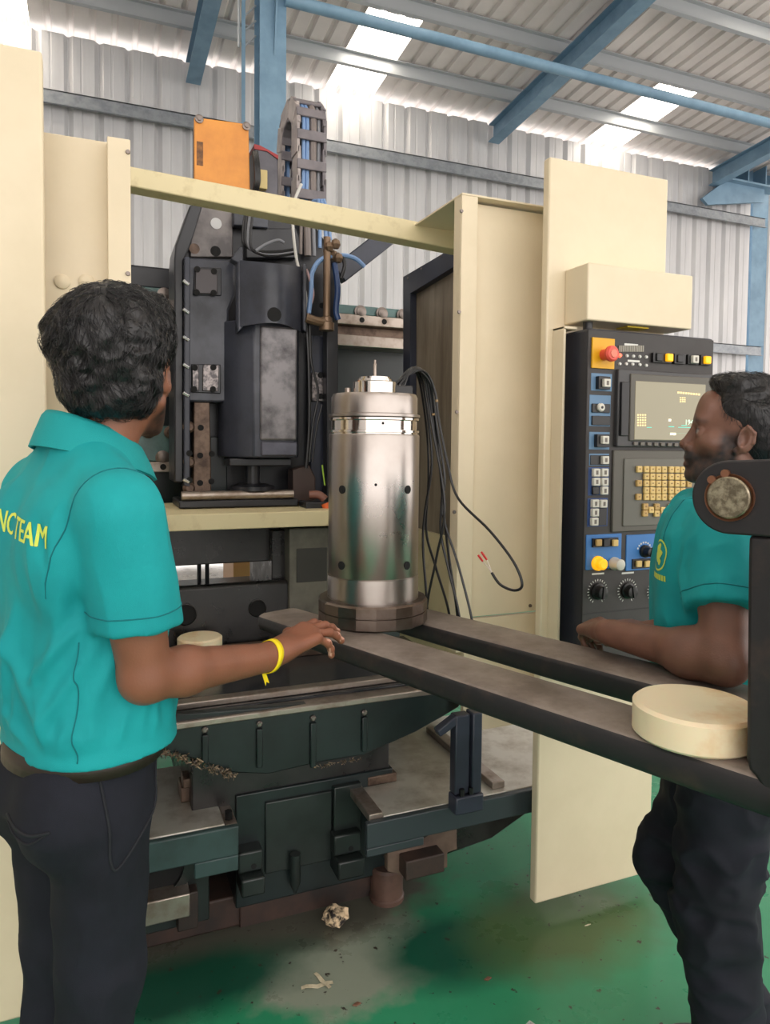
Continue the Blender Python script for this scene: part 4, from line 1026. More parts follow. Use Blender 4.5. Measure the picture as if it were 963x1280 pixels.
# left way plate
SILV = mat('oily silver way plate', (206, 202, 192), .3, metal=.5, rgb2=(150, 138, 122), scale=8, lo=.45, hi=.75, rvar=.2)
zl = at(250, 1042, y=YBD-.1).z
pl = [at(150, 1050, z=zl), at(297, 1032, z=zl), at(262, 968, z=zl), at(150, 975, z=zl)]
yfr = (pl[0].y+pl[1].y)/2
xa_, xb2 = at(190, 1046, y=yfr).x-.1, at(297, 1032, y=yfr).x
lw = MB().box((xa_, yfr, zl-.03), (xb2-.035, yfr+.42, zl)).build('way_plate', SILV, bed, bev=.003)
MB().box((xb2-.033, yfr, zl-.03), (xb2, yfr+.35, zl-.004)).build('way_strip', STEEL, bed, bev=.003)
zl1 = at(180, 1072, y=yfr-.02).z; zl2 = at(280, 1078, y=yfr-.02).z
MB().box((xa_, yfr-.02, zl-.085), (xb2, yfr-.001, zl-.002)).box((xb2-.12, yfr-.018, zl-.13), (xb2, yfr-.003, zl-.085)).build('front_flange', mat('teal flange', (56, 76, 76), .4, rgb2=(40, 52, 52), scale=6), bed, bev=.004)
p = at(235, 985, y=yfr+.2); cl_ = MB()
cl_.box((p.x-.025, yfr+.16, zl), (p.x+.03, yfr+.24, zl+.045)); cl_.box((p.x-.02, yfr+.15, zl+.046), (p.x+.022, yfr+.21, zl+.075))
cl_.build('clamp_block', RUSTY, bed, bev=.004)
MB().box((xb2-.09, yfr+.12, zl), (xb2-.045, yfr+.3, zl+.025)).build('clamp_bar', STEEL, bed, bev=.004)
MB().cyl((xb2-.02, yfr+.03, zl-.003), (xb2-.02, yfr+.03, zl+.02), .011, n=6).build('hex_bolt', BOLT, bed)
pb_(150, 1070, 262, 1150, YBD+.0, .3, GREYD, 'corner_casting', bed)
c = at(195, 1085, y=YBD-.002)
MB().lathe((c.x, YBD, c.z), [(.1, 0), (.1, -.012), (.075, -.014), (.075, .0)], 36, axis=(0, 1, 0), capa=False, capb=False).build('bore_rim', GREYD, bed)
MB().lathe((c.x, YBD-.001, c.z), [(.076, 0), (.076, -.001)], 36, axis=(0, 1, 0), capa=False).build('bore', DARK, bed)
pb_(170, 1132, 238, 1146, YBD-.06, .1, STEEL, 'anchor_plate', bed); pb_(222, 1120, 248, 1160, YBD-.04, .1, RUSTB, 'anchor_foot', bed)
# right wing plates
zr = at(560, 985, y=YBD-.08).z
yr = YBD-.13
f0, f1 = at(478, 1014, z=zr), at(680, 985, z=zr)
yr = (f0.y+f1.y)/2
xr0, xr1 = at(480, 1013, y=yr).x, 1.62
MB().box((xr0, yr, zr-.02), (xr1, yr+.62, zr)).build('way_plate', SILV, bed, bev=.002)
MB().box((xr0-.045, yr-.0, zr-.012), (xr0-.002, yr+.4, zr+.012)).build('way_strip', STEEL, bed, bev=.003)
xs_ = at(620, 1000, y=yr).x
MB().box((xs_, yr+.02, zr+.0005), (xs_+.045, yr+.5, zr+.022)).build('way_strip', STEEL, bed, bev=.003)
MB().box((xr0+.02, yr+.18, zr+.0005), (xr0+.12, yr+.3, zr+.03)).build('clamp_bar', RUSTY, bed, bev=.004)
MB().box((xr0+.04, yr+.22, zr+.031), (xr0+.09, yr+.28, zr+.055)).build('clamp_block', RUSTY, bed, bev=.004)
MB().box((xr0-.06, yr-.022, zr-.075), (xr1, yr-.001, zr-.002)).build('front_flange', mat('dark flange', (50, 58, 62), .4), bed, bev=.003)
MB().box((xr0-.06, yr-.022, zr-.1), (xr0+.12, yr-.002, zr-.075)).build('flange_step', mat('dark flange', (50, 58, 62)), bed, bev=.003)
# sloped support under the wing
s_ = [at(485, 1030, y=yr+.06), at(668, 1003, y=yr+.06), at(668, 1010, y=yr+.06), at(615, 1048, y=yr+.06), at(560, 1068, y=yr+.06), at(485, 1080, y=yr+.06)]
MB().prism(s_, (0, .4, 0)).build('wing_support', OILY, bed, bev=.004)
MB().prism([at(*q, y=yr+.03) for q in ((485, 1040), (572, 1028), (572, 1062), (560, 1066), (560, 1085), (500, 1094), (485, 1090))], (0, .03, 0)).build('end_casting', mat('rusty casting face', (112, 92, 80), .5, rgb2=(80, 64, 56), scale=9), bed, bev=.004)
c = at(528, 1030, y=yr+.028); MB().lathe((c.x, yr+.03, c.z), [(.045, 0), (.045, -.002)], 30, axis=(0, 1, 0), capa=False).build('bore', DARK, bed)
pb_(508, 1078, 556, 1090, yr-.02, .06, RUSTB, 'foot_lug', bed)
# bolted clamp pillar
cp = MB(); u0 = at(567, 985, y=yr-.05); u1 = at(598, 985, y=yr-.05)
zc0 = at(582, 892, y=yr-.05).z; zc1 = at(582, 990, y=yr-.05).z
cp.box((u0.x, yr-.06, zc1), (u1.x-.035, yr-.0235, zc0)); cp.box((u1.x-.032, yr-.07, zc1), (u1.x, yr-.0235, zc0+.004))
cp.prism([(u0.x+.001, yr-.06, zc0), (u0.x+.001, yr-.06, zc0-.03), (u0.x-.05, yr-.06, zc0-.055), (u0.x-.06, yr-.06, zc0-.035)], (0, .03, 0))
pil = cp.build('clamp_pillar', NAVY, bed, bev=.004)
MB().box((u0.x-.004, yr-.075, at(582, 1012, y=yr-.05).z), (u1.x+.006, yr-.0235, zc1-.001)).build('pillar_foot', NAVY, pil, bev=.005)
for dx in (.02, .05): MB().cyl((u0.x+dx, yr-.066, zc1), (u0.x+dx, yr-.066, zc1+.02), .008, n=6).build('hex_bolt', BOLT, pil)
# second nylon disc lies on the table behind the man's arm
c = at(250, 815, z=zt_+.05)
disc(Vector((c.x, min(c.y, YT+.49), zt_+.0505)), .075, .055, 'pale nylon disc lying on the machine table behind the bare forearm')
# ------------------------------------------------------------------ organic shapes: smooth unions sampled on a grid
def v3(*a): return np.array(a, dtype=np.float32)
class Field:
    def __init__(s, lo, hi, h):
        s.h = h; s.lo = np.array(lo, float); n = np.ceil((np.array(hi, float)-s.lo)/h).astype(int)+1; s.n = n
        s.ax = [(s.lo[i]+h*np.arange(n[i])).astype(np.float32) for i in range(3)]
        s.D = np.full(n, 1.0, np.float32)
    def _sl(s, lo, hi):
        out = []
        for i in range(3):
            a = int(max(0, math.floor((lo[i]-s.lo[i])/s.h))); b = int(min(s.n[i], math.ceil((hi[i]-s.lo[i])/s.h)+1))
            if b <= a: return None
            out.append(slice(a, b))
        return tuple(out)
    def put(s, fn, lo, hi, k=.01, sub=False, cut=False):
        m = k+.012
        sl = s._sl(np.array(lo)-m, np.array(hi)+m)
        if sl is None: return
        X = s.ax[0][sl[0]][:, None, None]; Y = s.ax[1][sl[1]][None, :, None]; Z = s.ax[2][sl[2]][None, None, :]
        d = fn(X, Y, Z).astype(np.float32); a = s.D[sl]
        if sub or cut:
            d = -d if sub else d
            t = np.clip(.5-.5*(a-d)/k, 0, 1); s.D[sl] = a*(1-t)+d*t+k*t*(1-t)
        else:
            t = np.clip(.5+.5*(a-d)/k, 0, 1); s.D[sl] = a*(1-t)+d*t-k*t*(1-t)
    def cap(s, a, b, ra, rb=None, k=.012, sub=False):
        rb = ra if rb is None else rb; a = np.array(a, float); b = np.array(b, float); ba = b-a; L = max(1e-9, float(ba@ba))
        def fn(X, Y, Z):
            t = np.clip(((X-a[0])*ba[0]+(Y-a[1])*ba[1]+(Z-a[2])*ba[2])/L, 0, 1)
            return np.sqrt((X-a[0]-t*ba[0])**2+(Y-a[1]-t*ba[1])**2+(Z-a[2]-t*ba[2])**2)-(ra+(rb-ra)*t)
        r = max(ra, rb); s.put(fn, np.minimum(a, b)-r, np.maximum(a, b)+r, k, sub)
    def capcut(s, a, b, ra, rb, o, n, k=.012):
        """capsule ended by a flat cut through o, n pointing to the removed side"""
        a = np.array(a, float); b = np.array(b, float); ba = b-a; L = float(ba@ba); o = np.array(o, float); n = np.array(n, float); n /= np.linalg.norm(n)
        def fn(X, Y, Z):
            t = np.clip(((X-a[0])*ba[0]+(Y-a[1])*ba[1]+(Z-a[2])*ba[2])/L, 0, 1)
            d = np.sqrt((X-a[0]-t*ba[0])**2+(Y-a[1]-t*ba[1])**2+(Z-a[2]-t*ba[2])**2)-(ra+(rb-ra)*t)
            return np.maximum(d, (X-o[0])*n[0]+(Y-o[1])*n[1]+(Z-o[2])*n[2])
        r = max(ra, rb); s.put(fn, np.minimum(a, b)-r, np.maximum(a, b)+r, k)
    def ell(s, c, r, R=None, k=.012, sub=False):
        c = np.array(c, float); r = np.array(r, float)
        Rm = np.eye(3) if R is None else np.array(R, float)          # columns: local axes in field space
        def fn(X, Y, Z):
            dx, dy, dz = X-c[0], Y-c[1], Z-c[2]
            q = [(Rm[0, i]*dx+Rm[1, i]*dy+Rm[2, i]*dz)/r[i] for i in range(3)]
            k0 = np.sqrt(q[0]**2+q[1]**2+q[2]**2)+1e-9
            k1 = np.sqrt((q[0]/r[0])**2+(q[1]/r[1])**2+(q[2]/r[2])**2)+1e-9
            return k0*(k0-1)/k1
        e = np.max(r); ext = np.sqrt(((Rm*r)**2).sum(1)) if R is not None else r
        s.put(fn, c-ext, c+ext, k, sub)
    def sect(s, S, p=2.3, k=.015):
        S = np.array(S, float); z = S[:, 0]; zz = np.linspace(z[0], z[-1], 200)
        cols = []
        for j in range(1, 5):
            v = np.interp(zz, z, S[:, j]); w = np.ones(13)/13
            vp = np.concatenate([[v[0]]*6, v, [v[-1]]*6]); cols.append(np.convolve(vp, w, 'valid'))
        def fn(X, Y, Z):
            cx, cy, rx, ry = [np.interp(Z.ravel(), zz, c).reshape(Z.shape) for c in cols]
            d = ((np.abs(X-cx)/rx)**p+(np.abs(Y-cy)/ry)**p)**(1/p)-1
            return np.maximum(d*np.minimum(rx, ry), np.maximum(z[0]-Z, Z-z[-1]))
        lo = [min(S[:, 1]-S[:, 3]), min(S[:, 2]-S[:, 4]), z[0]]; hi = [max(S[:, 1]+S[:, 3]), max(S[:, 2]+S[:, 4]), z[-1]]
        s.put(fn, lo, hi, k)
    def halfspace(s, o, n, lo, hi, k=.004):
        """keep the side that n points away from, inside the box lo..hi"""
        o = np.array(o, float); n = np.array(n, float); n /= np.linalg.norm(n)
        s.put(lambda X, Y, Z: (X-o[0])*n[0]+(Y-o[1])*n[1]+(Z-o[2])*n[2], lo, hi, k, cut=True)
    def mesh(s):
        """naive surface nets"""
        D = s.D; I = D < 0; nx, ny, nz = D.shape
        cnt = np.zeros((nx-1, ny-1, nz-1), np.int8); 
        C = [(i, j, k) for i in (0, 1) for j in (0, 1) for k in (0, 1)]
        sub = lambda A, c: A[c[0]:nx-1+c[0], c[1]:ny-1+c[1], c[2]:nz-1+c[2]]
        for c in C: cnt += sub(I, c)
        act = (cnt > 0) & (cnt < 8); idx = np.argwhere(act)
        ids = np.full(act.shape, -1, np.int64); ids[act] = np.arange(len(idx))
        P = np.zeros((len(idx), 3)); N = np.zeros(len(idx))
        val = {c: sub(D, c)[act].astype(float) for c in C}
        for a in C:
            for ax in range(3):
                if a[ax]: continue
                b = list(a); b[ax] = 1; b = tuple(b); va, vb = val[a], val[b]; m = (va < 0) != (vb < 0)
                t = np.where(m, va/np.where(m, va-vb, 1), 0)
                q = np.tile(np.array(a, float), (len(idx), 1)); q[:, ax] = t
                P[m] += q[m]; N[m] += 1
        P = (P/N[:, None]+idx)*s.h+s.lo
        F = []
        for ax in range(3):
            u, w_ = [(1, 2), (2, 0), (0, 1)][ax]
            sa = [slice(1, n-1) for n in (nx, ny, nz)]; sb = list(sa); sa[ax] = slice(0, [nx, ny, nz][ax]-1); sb[ax] = slice(1, [nx, ny, nz][ax])
            A = I[tuple(sa)]; B = I[tuple(sb)]; e = np.argwhere(A != B)
            if not len(e): continue
            off = np.array([1, 1, 1]); off[ax] = 0; e = e+off
            flip = I[e[:, 0], e[:, 1], e[:, 2]]
            du = np.zeros(3, int); du[u] = 1; dw = np.zeros(3, int); dw[w_] = 1
            g = lambda q: ids[q[:, 0], q[:, 1], q[:, 2]]
            f = np.stack([g(e-du-dw), g(e-dw), g(e), g(e-du)], 1)
            f[~flip] = f[~flip][:, ::-1]; F.append(f)
        F = np.concatenate(F); F = F[(F >= 0).all(1)]
        return P, F

_rs = np.random.RandomState(3); _T = _rs.rand(64, 64, 64).astype(np.float32)
def vnoise(p):
    i = np.floor(p).astype(int); f = p-i; f = f*f*(3-2*f); i &= 63; j = (i+1) & 63
    g = lambda a, b, c: _T[a, b, c]
    x0, y0, z0 = i.T; x1, y1, z1 = j.T; fx, fy, fz = f.T
    l0 = (g(x0, y0, z0)*(1-fx)+g(x1, y0, z0)*fx)*(1-fy)+(g(x0, y1, z0)*(1-fx)+g(x1, y1, z0)*fx)*fy
    l1 = (g(x0, y0, z1)*(1-fx)+g(x1, y0, z1)*fx)*(1-fy)+(g(x0, y1, z1)*(1-fx)+g(x1, y1, z1)*fx)*fy
    return l0*(1-fz)+l1*fz
def normals(P, F):
    n = np.cross(P[F[:, 2]]-P[F[:, 0]], P[F[:, 3]]-P[F[:, 1]]); N = np.zeros_like(P)
    for j in range(4): np.add.at(N, F[:, j], n)
    return N/(np.linalg.norm(N, axis=1)[:, None]+1e-12)
def relax(P, F, it=2, lam=.5):
    for _ in range(it):
        S = np.zeros_like(P); c = np.zeros(len(P))
        for a, b in ((0, 1), (1, 2), (2, 3), (3, 0)):
            np.add.at(S, F[:, a], P[F[:, b]]); np.add.at(c, F[:, a], 1); np.add.at(S, F[:, b], P[F[:, a]]); np.add.at(c, F[:, b], 1)
        P = P+lam*(S/np.maximum(c, 1)[:, None]-P)
    return P
def np_mesh(name, P, F, m, parent=None, col=None, mw=None):
    me = bpy.data.meshes.new(name); me.vertices.add(len(P)); me.vertices.foreach_set('co', np.asarray(P, np.float32).ravel())
    me.loops.add(F.size); me.loops.foreach_set('vertex_index', F.astype(np.int32).ravel())
    me.polygons.add(len(F)); me.polygons.foreach_set('loop_start', np.arange(0, F.size, F.shape[1], dtype=np.int32))
    me.update(calc_edges=True); me.validate(); me.shade_smooth()
    if col is not None:
        a = me.color_attributes.new('Col', 'FLOAT_COLOR', 'POINT'); c4 = np.ones((len(P), 4), np.float32); c4[:, :3] = col; a.data.foreach_set('color', c4.ravel())
    me.materials.append(m); o = bpy.data.objects.new(name, me); COL.objects.link(o)
    if parent: o.parent = parent
    return o
def rot_cols(y, z_hint):
    """orthonormal frame, columns x,y,z with y given and z near z_hint"""
    y = np.array(y, float); y /= np.linalg.norm(y); x = np.cross(y, np.array(z_hint, float)); x /= np.linalg.norm(x); z = np.cross(x, y)
    return np.stack([x, y, z], 1)

# ------------------------------------------------------------------ hand
def hand(f, wrist, ydir, up, thumb, curls, scale=1.0, splay=1.0, lens=(.072, .08, .075, .058), thumb_curl=(.35, .3), thumb_out=.75):
    """wrist position, direction of the fingers, back-of-hand normal, thumb=+1/-1 side; curls: per finger 3 bends (index..little)"""
    R = rot_cols(ydir, up); w = np.array(wrist, float); k_ = .006
    G = lambda x, y, z: w+R@np.array([x*thumb*scale, y*scale, z*scale])
    f.cap(G(0, -.01, 0), G(0, .02, 0), .026*scale, .025*scale, k=.01)
    # palm: four metacarpal rays and the thumb heel
    bx = [.026, .008, -.010, -.027]; by = [.092, .096, .091, .082]
    for i in range(4): f.cap(G(bx[i]*.5, .012, 0), G(bx[i], by[i], .003), .016*scale, .0125*scale, k=.012)
    f.cap(G(.016, .02, -.006), G(.034, .055, -.008), .017*scale, .014*scale, k=.012)
    tips = []
    for i in range(4):
        r0 = [.0095, .0098, .0092, .0082][i]*scale; p = np.array([bx[i], by[i], .003]); a = 0.0; sx = splay*[.16, .03, -.1, -.22][i]
        for j in range(3):
            a += curls[i][j]; L = lens[i]*[.5, .29, .24][j]
            d = np.array([math.sin(sx)*math.cos(a), math.cos(sx)*math.cos(a), -math.sin(a)]); q = p+d*L
            f.cap(G(*p), G(*q), r0*(1-.1*j), r0*(1-.1*(j+1)), k=.004); p = q
            f.ell(G(*p), [r0*.98*(1-.08*j)]*3, k=.003)
        tips.append((G(*p), R, r0))
    # thumb leaves the side of the palm near its base
    p = np.array([.034, .052, -.010]); a = thumb_out; z_ = -.15
    for j in range(2):
        L = [.036, .03][j]; d = np.array([math.sin(a), math.cos(a), z_]); d /= np.linalg.norm(d); q = p+d*L
        f.cap(G(*p), G(*q), .0112*scale*(1-.08*j), .0108*scale*(1-.14*j), k=.007); p = q; a -= thumb_curl[j]; z_ -= .2
    return tips

# ------------------------------------------------------------------ head
def head(f, c, R, s=1.0, face=True):
    G = lambda x, y, z: np.array(c)+R@np.array([x*s, y*s, z*s])
    E = lambda p, r, k=.012, sub=False, Q=None: f.ell(G(*p), np.array(r)*s, R if Q is None else R@Q, k, sub)
    E((0, -.018, .048), (.077, .098, .083), .02)
    E((0, .022, -.025), (.064, .072, .088), .025)
    E((0, .048, -.078), (.044, .045, .034), .02)
    E((0, .078, -.099), (.022, .018, .017), .016)
    for sx in (-1, 1):
        f.cap(G(sx*.06, -.004, -.045), G(sx*.032, .06, -.098), .02*s, .016*s, .02)
        E((sx*.046, .055, -.018), (.024, .026, .022), .02)
    f.cap(G(-.036, .082, .028), G(.036, .082, .028), .012*s, k=.014)
    E((0, .075, .06), (.05, .022, .04), .03)
    for sx in (-1, 1): E((sx*.032, .1, .004), (.019, .017, .013), .012, True)
    for sx in (-1, 1): E((sx*.032, .0785, .004), (.0135, .0125, .012), .003)
    for sx in (-1, 1):
        f.cap(G(sx*.019, .0865, .0135), G(sx*.044, .0815, .012), .0036*s, k=.004); f.cap(G(sx*.02, .0855, -.006), G(sx*.043, .081, -.005), .0032*s, k=.005)
    f.cap(G(0, .090, .018), G(0, .105, -.026), .0085*s, .0115*s, k=.012); E((0, .108, -.030), (.0135, .0125, .0115), .006)
    for sx in (-1, 1): E((sx*.0145, .098, -.034), (.009, .011, .009), .006)
    for sx in (-1, 1): E((sx*.0065, .110, -.0425), (.003, .0045, .003), .003, True)
    E((0, .086, -.056), (.03, .018, .022), .014)
    f.cap(G(-.017, .096, -.0615), G(.017, .096, -.0615), .0068*s, k=.006); f.cap(G(-.015, .0955, -.0755), G(.015, .0955, -.0755), .0075*s, k=.006)
    f.cap(G(-.024, .1040, -.0685), G(.024, .1040, -.0685), .0026*s, k=.003, sub=True)
    for sx in (-1, 1):
        a = .35*sx; Q = np.array([[math.cos(a), -math.sin(a), 0], [math.sin(a), math.cos(a), 0], [0, 0, 1]]).T
        E((sx*.081, -.012, .0), (.010, .019, .031), .006, Q=Q)
        E((sx*.090, -.006, .002), (.008, .010, .018), .004, True, Q)
        f.cap(G(sx*.086, -.026, .016), G(sx*.088, -.01, .029), .0042*s, k=.004); f.cap(G(sx*.084, -.028, -.006), G(sx*.086, -.026, .016), .0042*s, k=.004)
        E((sx*.078, .002, -.028), (.006, .009, .009), .006); E((sx*.0795, .0035, -.004), (.004, .005, .008), .005)
def head_color(P, c, R, s, skin, beard=.8, hairc=(.012, .011, .012), light_top=True):
    q = (P-np.array(c))@R/s; x, y, z = q.T; n = len(P)
    col = np.tile(np.array(skin), (n, 1))
    nz = vnoise(P*55+7)*.5+vnoise(P*140)*.5
    col *= (.9+.2*vnoise(P*30+3))[:, None]
    def blend(m, c2):
        nonlocal col
        m = np.clip(m, 0, 1)[:, None]; col = col*(1-m)+np.array(c2)*m
    sm = lambda a, b, v: np.clip((v-a)/(b-a), 0, 1)
    inhead = (np.abs(x) < .1) & (y > -.12) & (z > -.14) & (z < .15)
    front = sm(-.0, .03, y)
    jaw = sm(-.03, -.055, z+.25*np.clip(.06-y, -.02, .08)*0)*sm(-.015, .01, y)*sm(-.135, -.12, z)
    side = sm(.042, .056, np.abs(x))*sm(-.005, .006, y)*sm(.045, .03, y)*sm(-.09, -.07, z)*sm(.02, .0, z)
    must = sm(.033, .022, np.abs(x))*sm(.08, .09, y)*sm(-.0425, -.048, z)*sm(-.066, -.06, z)
    lips = np.exp(-((np.abs(x)/.018)**4+((z+.0685)/.0095)**2))*sm(.088, .094, y)
    b = np.clip(jaw*.9+side*.8+must, 0, 1)*inhead*(.55+.75*nz)*beard
    blend(b*(1-lips), hairc)
    blend(lips*inhead*.7, np.array(skin)*np.array([.72, .55, .55]))
    brow = np.exp(-(((np.abs(x)-.034)/.019)**4+((z-.030+.10*(np.abs(x)-.034))/.0052)**2))*sm(.066, .076, y)
    blend(brow*inhead*(.6+.6*nz), hairc)
    for sx in (-1, 1):
        d2 = np.sqrt((x-sx*.032)**2+((z-.0035)*1.25)**2)
        eye = (d2 < .0115) & (y > .083) & (np.abs(z-.004) < .0062) & inhead
        col[eye] = (.26, .22, .2); col[eye & (d2 < .0062)] = (.02, .013, .01)  # eye whites darkened, socket shade painted into the colour
        lash = (d2 < .0145) & (y > .081) & (z > .0085) & (z < .0118) & inhead; col[lash] *= .25
    return col

SKINM = mat('skin', (150, 104, 82), .46, vcol=True, rgb2=None, bump=.12, bscale=260, sss=.12)
def dupcol(): pass

TEALS = mat('teal polo knit', (4, 158, 162), .8, rgb2=(0, 147, 152), scale=5, bump=.22, bscale=900, bdetail=2, sheen=0)
TEALS2 = mat('teal rib collar', (8, 150, 152), .8, bump=.3, bscale=700)
SEAM = mat('teal seam thread', (0, 112, 118), .85)
TROU = mat('charcoal navy trouser cloth', (32, 34, 43), .85, rgb2=(26, 28, 35), scale=8, bump=.2, bscale=900, sheen=.0, spec=.25)
HAIRM = mat('black hair', (20, 19, 21), .38, rgb2=(30, 28, 30), scale=30, bump=.5, bscale=160, stretch=(1, 1, .35))
STRAND = mat('hair strand', (26, 25, 27), .3, spec=.6)
PRINT = mat('lime yellow print', (220, 236, 96), .6)
LEATH = mat('brown black leather belt', (44, 34, 28), .45)
SHOE = mat('black shoe leather', (22, 21, 22), .35)
SOCK = mat('dark sole', (14, 14, 15), .7)

def make_strands(P, N, sel, n, length, flow, lift, rad, seed, parent, tang=.4):
    rs = np.random.RandomState(seed); idx = rs.choice(np.where(sel)[0], n)
    vs = []; fs = []; base = 0
    from mathutils.kdtree import KDTree
    kd = KDTree(len(P))
    for i, p in enumerate(P): kd.insert(p, i)
    kd.balance()
    for i in idx:
        p = P[i].copy(); L = length*rs.uniform(.5, 1.2); m = 7; pts = []; jit = rs.normal(0, tang, 3); ph = rs.uniform(0, 6.28); wv = rs.uniform(.0, 1.0)
        h1 = lift*rs.uniform(.2, 1.3)
        for j in range(m):
            co, k2, dd = kd.find(p); nn = N[k2]; t = j/(m-1)
            pts.append(np.array(co)+nn*(.0008+h1*t*(1.2-.5*t)))
            d = flow(p)+jit+.35*np.sin(ph+t*5)*wv*np.cross(nn, flow(p)); d = d-nn*(d@nn); d /= np.linalg.norm(d)+1e-9
            p = np.array(co)+d*L/(m-1)
        pts = np.array(pts)
        for j in range(m):
            t = pts[min(j+1, m-1)]-pts[max(j-1, 0)]; t /= np.linalg.norm(t)+1e-9
            u = np.cross(t, [.3, .5, .81]); u /= np.linalg.norm(u)+1e-9; w_ = np.cross(t, u); r = rad*(1-.75*j/(m-1))
            for a in (0, 2.094, 4.189): vs.append(pts[j]+r*(u*math.cos(a)+w_*math.sin(a)))
        for j in range(m-1):
            for a in range(3): fs.append((base+3*j+a, base+3*j+(a+1) % 3, base+3*j+3+(a+1) % 3, base+3*j+3+a))
        base += 3*m
    o = np_mesh('hair_strands', np.array(vs), np.array(fs), STRAND, parent); o['kind'] = 'stuff'; return o

def band(name, ring_lo, ring_hi, th, m, parent):
    """closed band of cloth or leather between two rings of points (local coordinates)"""
    a = np.array(ring_lo); b = np.array(ring_hi); c = (a.mean(0)+b.mean(0))/2; n = len(a)
    oa = a-c; oa[:, 2] = 0; oa /= np.linalg.norm(oa, axis=1)[:, None]; ob_ = b-c; ob_[:, 2] = 0; ob_ /= np.linalg.norm(ob_, axis=1)[:, None]
    V = np.concatenate([a, b, a+oa*th, b+ob_*th]); F = []
    for i in range(n):
        j = (i+1) % n; F += [(i, i+n, j+n, j), (i+2*n, j+2*n, j+3*n, i+3*n), (i+n, i+3*n, j+3*n, j+n), (i, j, j+2*n, i+2*n)]
    return np_mesh(name, V, np.array(F), m, parent)

def collar(parent, c, rx, ry, tilt, h, gap, m=None, lean=0.0):
    """folded polo collar: stand inside, leaf turned over outside, open at the front"""
    n = 48; V = []; F = []
    prof = [(-.006, -.02), (-.002, h*.55), (.002, h*.8), (.007, h*.83), (.014, h*.7), (.027, h*.15), (.036, -.016), (.031, -.018), (.020, h*.1), (.008, h*.55), (.0, h*.3), (-.003, -.02)]
    for i in range(n+1):
        a = gap+(2*math.pi-2*gap)*i/n; sx, cy = math.sin(a), math.cos(a)
        w_ = 1.0 if min(i, n-i) > 3 else 1.0+.1*(3-min(i, n-i))
        for (dr, dz) in prof:
            V.append((c[0]+(rx+dr)*sx, c[1]+(ry+dr*w_)*cy, c[2]+dz*(1 if dz > 0 else w_)-tilt*(cy+1)*.5*1.0+.012*(1-cy)*.5+lean*sx))
    k = len(prof)
    for i in range(n):
        for j in range(k): F.append((i*k+j, i*k+(j+1) % k, (i+1)*k+(j+1) % k, (i+1)*k+j))
    V = np.array(V); F = np.array(F)[:, ::-1]
    o = np_mesh('collar', V, F, m or TEALS2, parent); o.data.set_sharp_from_angle(angle=math.radians(70)); return o

def project_mesh(obj_verts, tree, direction, off=.0012):
    out = []; d = Vector(direction)
    for v in obj_verts:
        hit = tree.ray_cast(Vector(v)-d*.5, d, 2.0)
        out.append(tuple(hit[0]-d*off) if hit[0] is not None else None)
    return out
def ring_on(tree, o, axis, ref, off=.001, n=40, a0=0, a1=2*math.pi, rmax=.4, rcap=None):
    A = Vector(axis).normalized(); U = (Vector(ref)-A*Vector(ref).dot(A)).normalized(); V = A.cross(U); out = []
    for i in range(n):
        a = a0+(a1-a0)*i/n; d = U*math.cos(a)+V*math.sin(a)
        h = tree.ray_cast(Vector(o)+d*rmax, -d, rmax)
        if h[0] is not None and (rcap is None or (h[0]-Vector(o)).length < rcap): out.append(h[0]+d*off)
    return out
def tube_np(path, r, name, m, parent, n=6, closed=False):
    P = list(path)+([path[0]] if closed else [])
    mb = MB().tube(P, r, n); me = bpy.data.meshes.new(name); me.from_pydata(mb.v, [], mb.f); me.shade_smooth(); me.materials.append(m)
    o = bpy.data.objects.new(name, me); COL.objects.link(o); o.parent = parent; return o
def flat_text(body, size):
    cu = bpy.data.curves.new('t', 'FONT'); cu.body = body; cu.size = size; cu.align_x = 'RIGHT'; cu.resolution_u = 3
    t_ = bpy.data.objects.new('t', cu); COL.objects.link(t_); bpy.context.view_layer.update()
    me = bpy.data.meshes.new_from_object(t_.evaluated_get(bpy.context.evaluated_depsgraph_get())); bpy.data.objects.remove(t_)
    bm = bmesh.new(); bm.from_mesh(me); bmesh.ops.triangulate(bm, faces=bm.faces[:])
    for _ in range(3):
        es = [e for e in bm.edges if e.calc_length() > .008]
        if es: bmesh.ops.subdivide_edges(bm, edges=es, cuts=1)
        bmesh.ops.triangulate(bm, faces=bm.faces[:])
    bm.verts.index_update(); bm.verts.ensure_lookup_table()
    vs = [v.co.copy() for v in bm.verts]; fs = [tuple(v.index for v in f.verts) for f in bm.faces]; bm.free(); return vs, fs
# ------------------------------------------------------------------ the men
def to_local(origin, fdir):
    f_ = Vector((*fdir, 0)).normalized(); r_ = Vector((f_.y, -f_.x, 0)); o_ = Vector(origin)
    return lambda p: np.array([(Vector(p)-o_).dot(r_), (Vector(p)-o_).dot(f_), p[2]])
def place(o, origin, fdir):
    o.location = origin; o.rotation_euler = (0, 0, math.atan2(-fdir[0], fdir[1]))
def hrot(yaw, pitch, roll=0.0):
    """head frame: yaw to the right, pitch up"""
    Rz_ = np.array(Matrix.Rotation(-yaw, 3, 'Z')); Rx_ = np.array(Matrix.Rotation(pitch, 3, 'X')); Ry_ = np.array(Matrix.Rotation(roll, 3, 'Y')); return Rz_@Rx_@Ry_
def arm(f, S, E, W_, ru=.050, re=.041, rw=.029, k=.02, fat=1.0):
    S, E, W_ = map(np.array, (S, E, W_)); m = S*.5+E*.5
    f.cap(S, m, .054*fat, ru*fat, k); f.cap(m, E, ru*fat, re*fat, k); g = E*.72+W_*.28
    f.cap(E, g, re*fat, .043*fat, k); f.cap(g, W_, .042*fat, rw*fat, k)
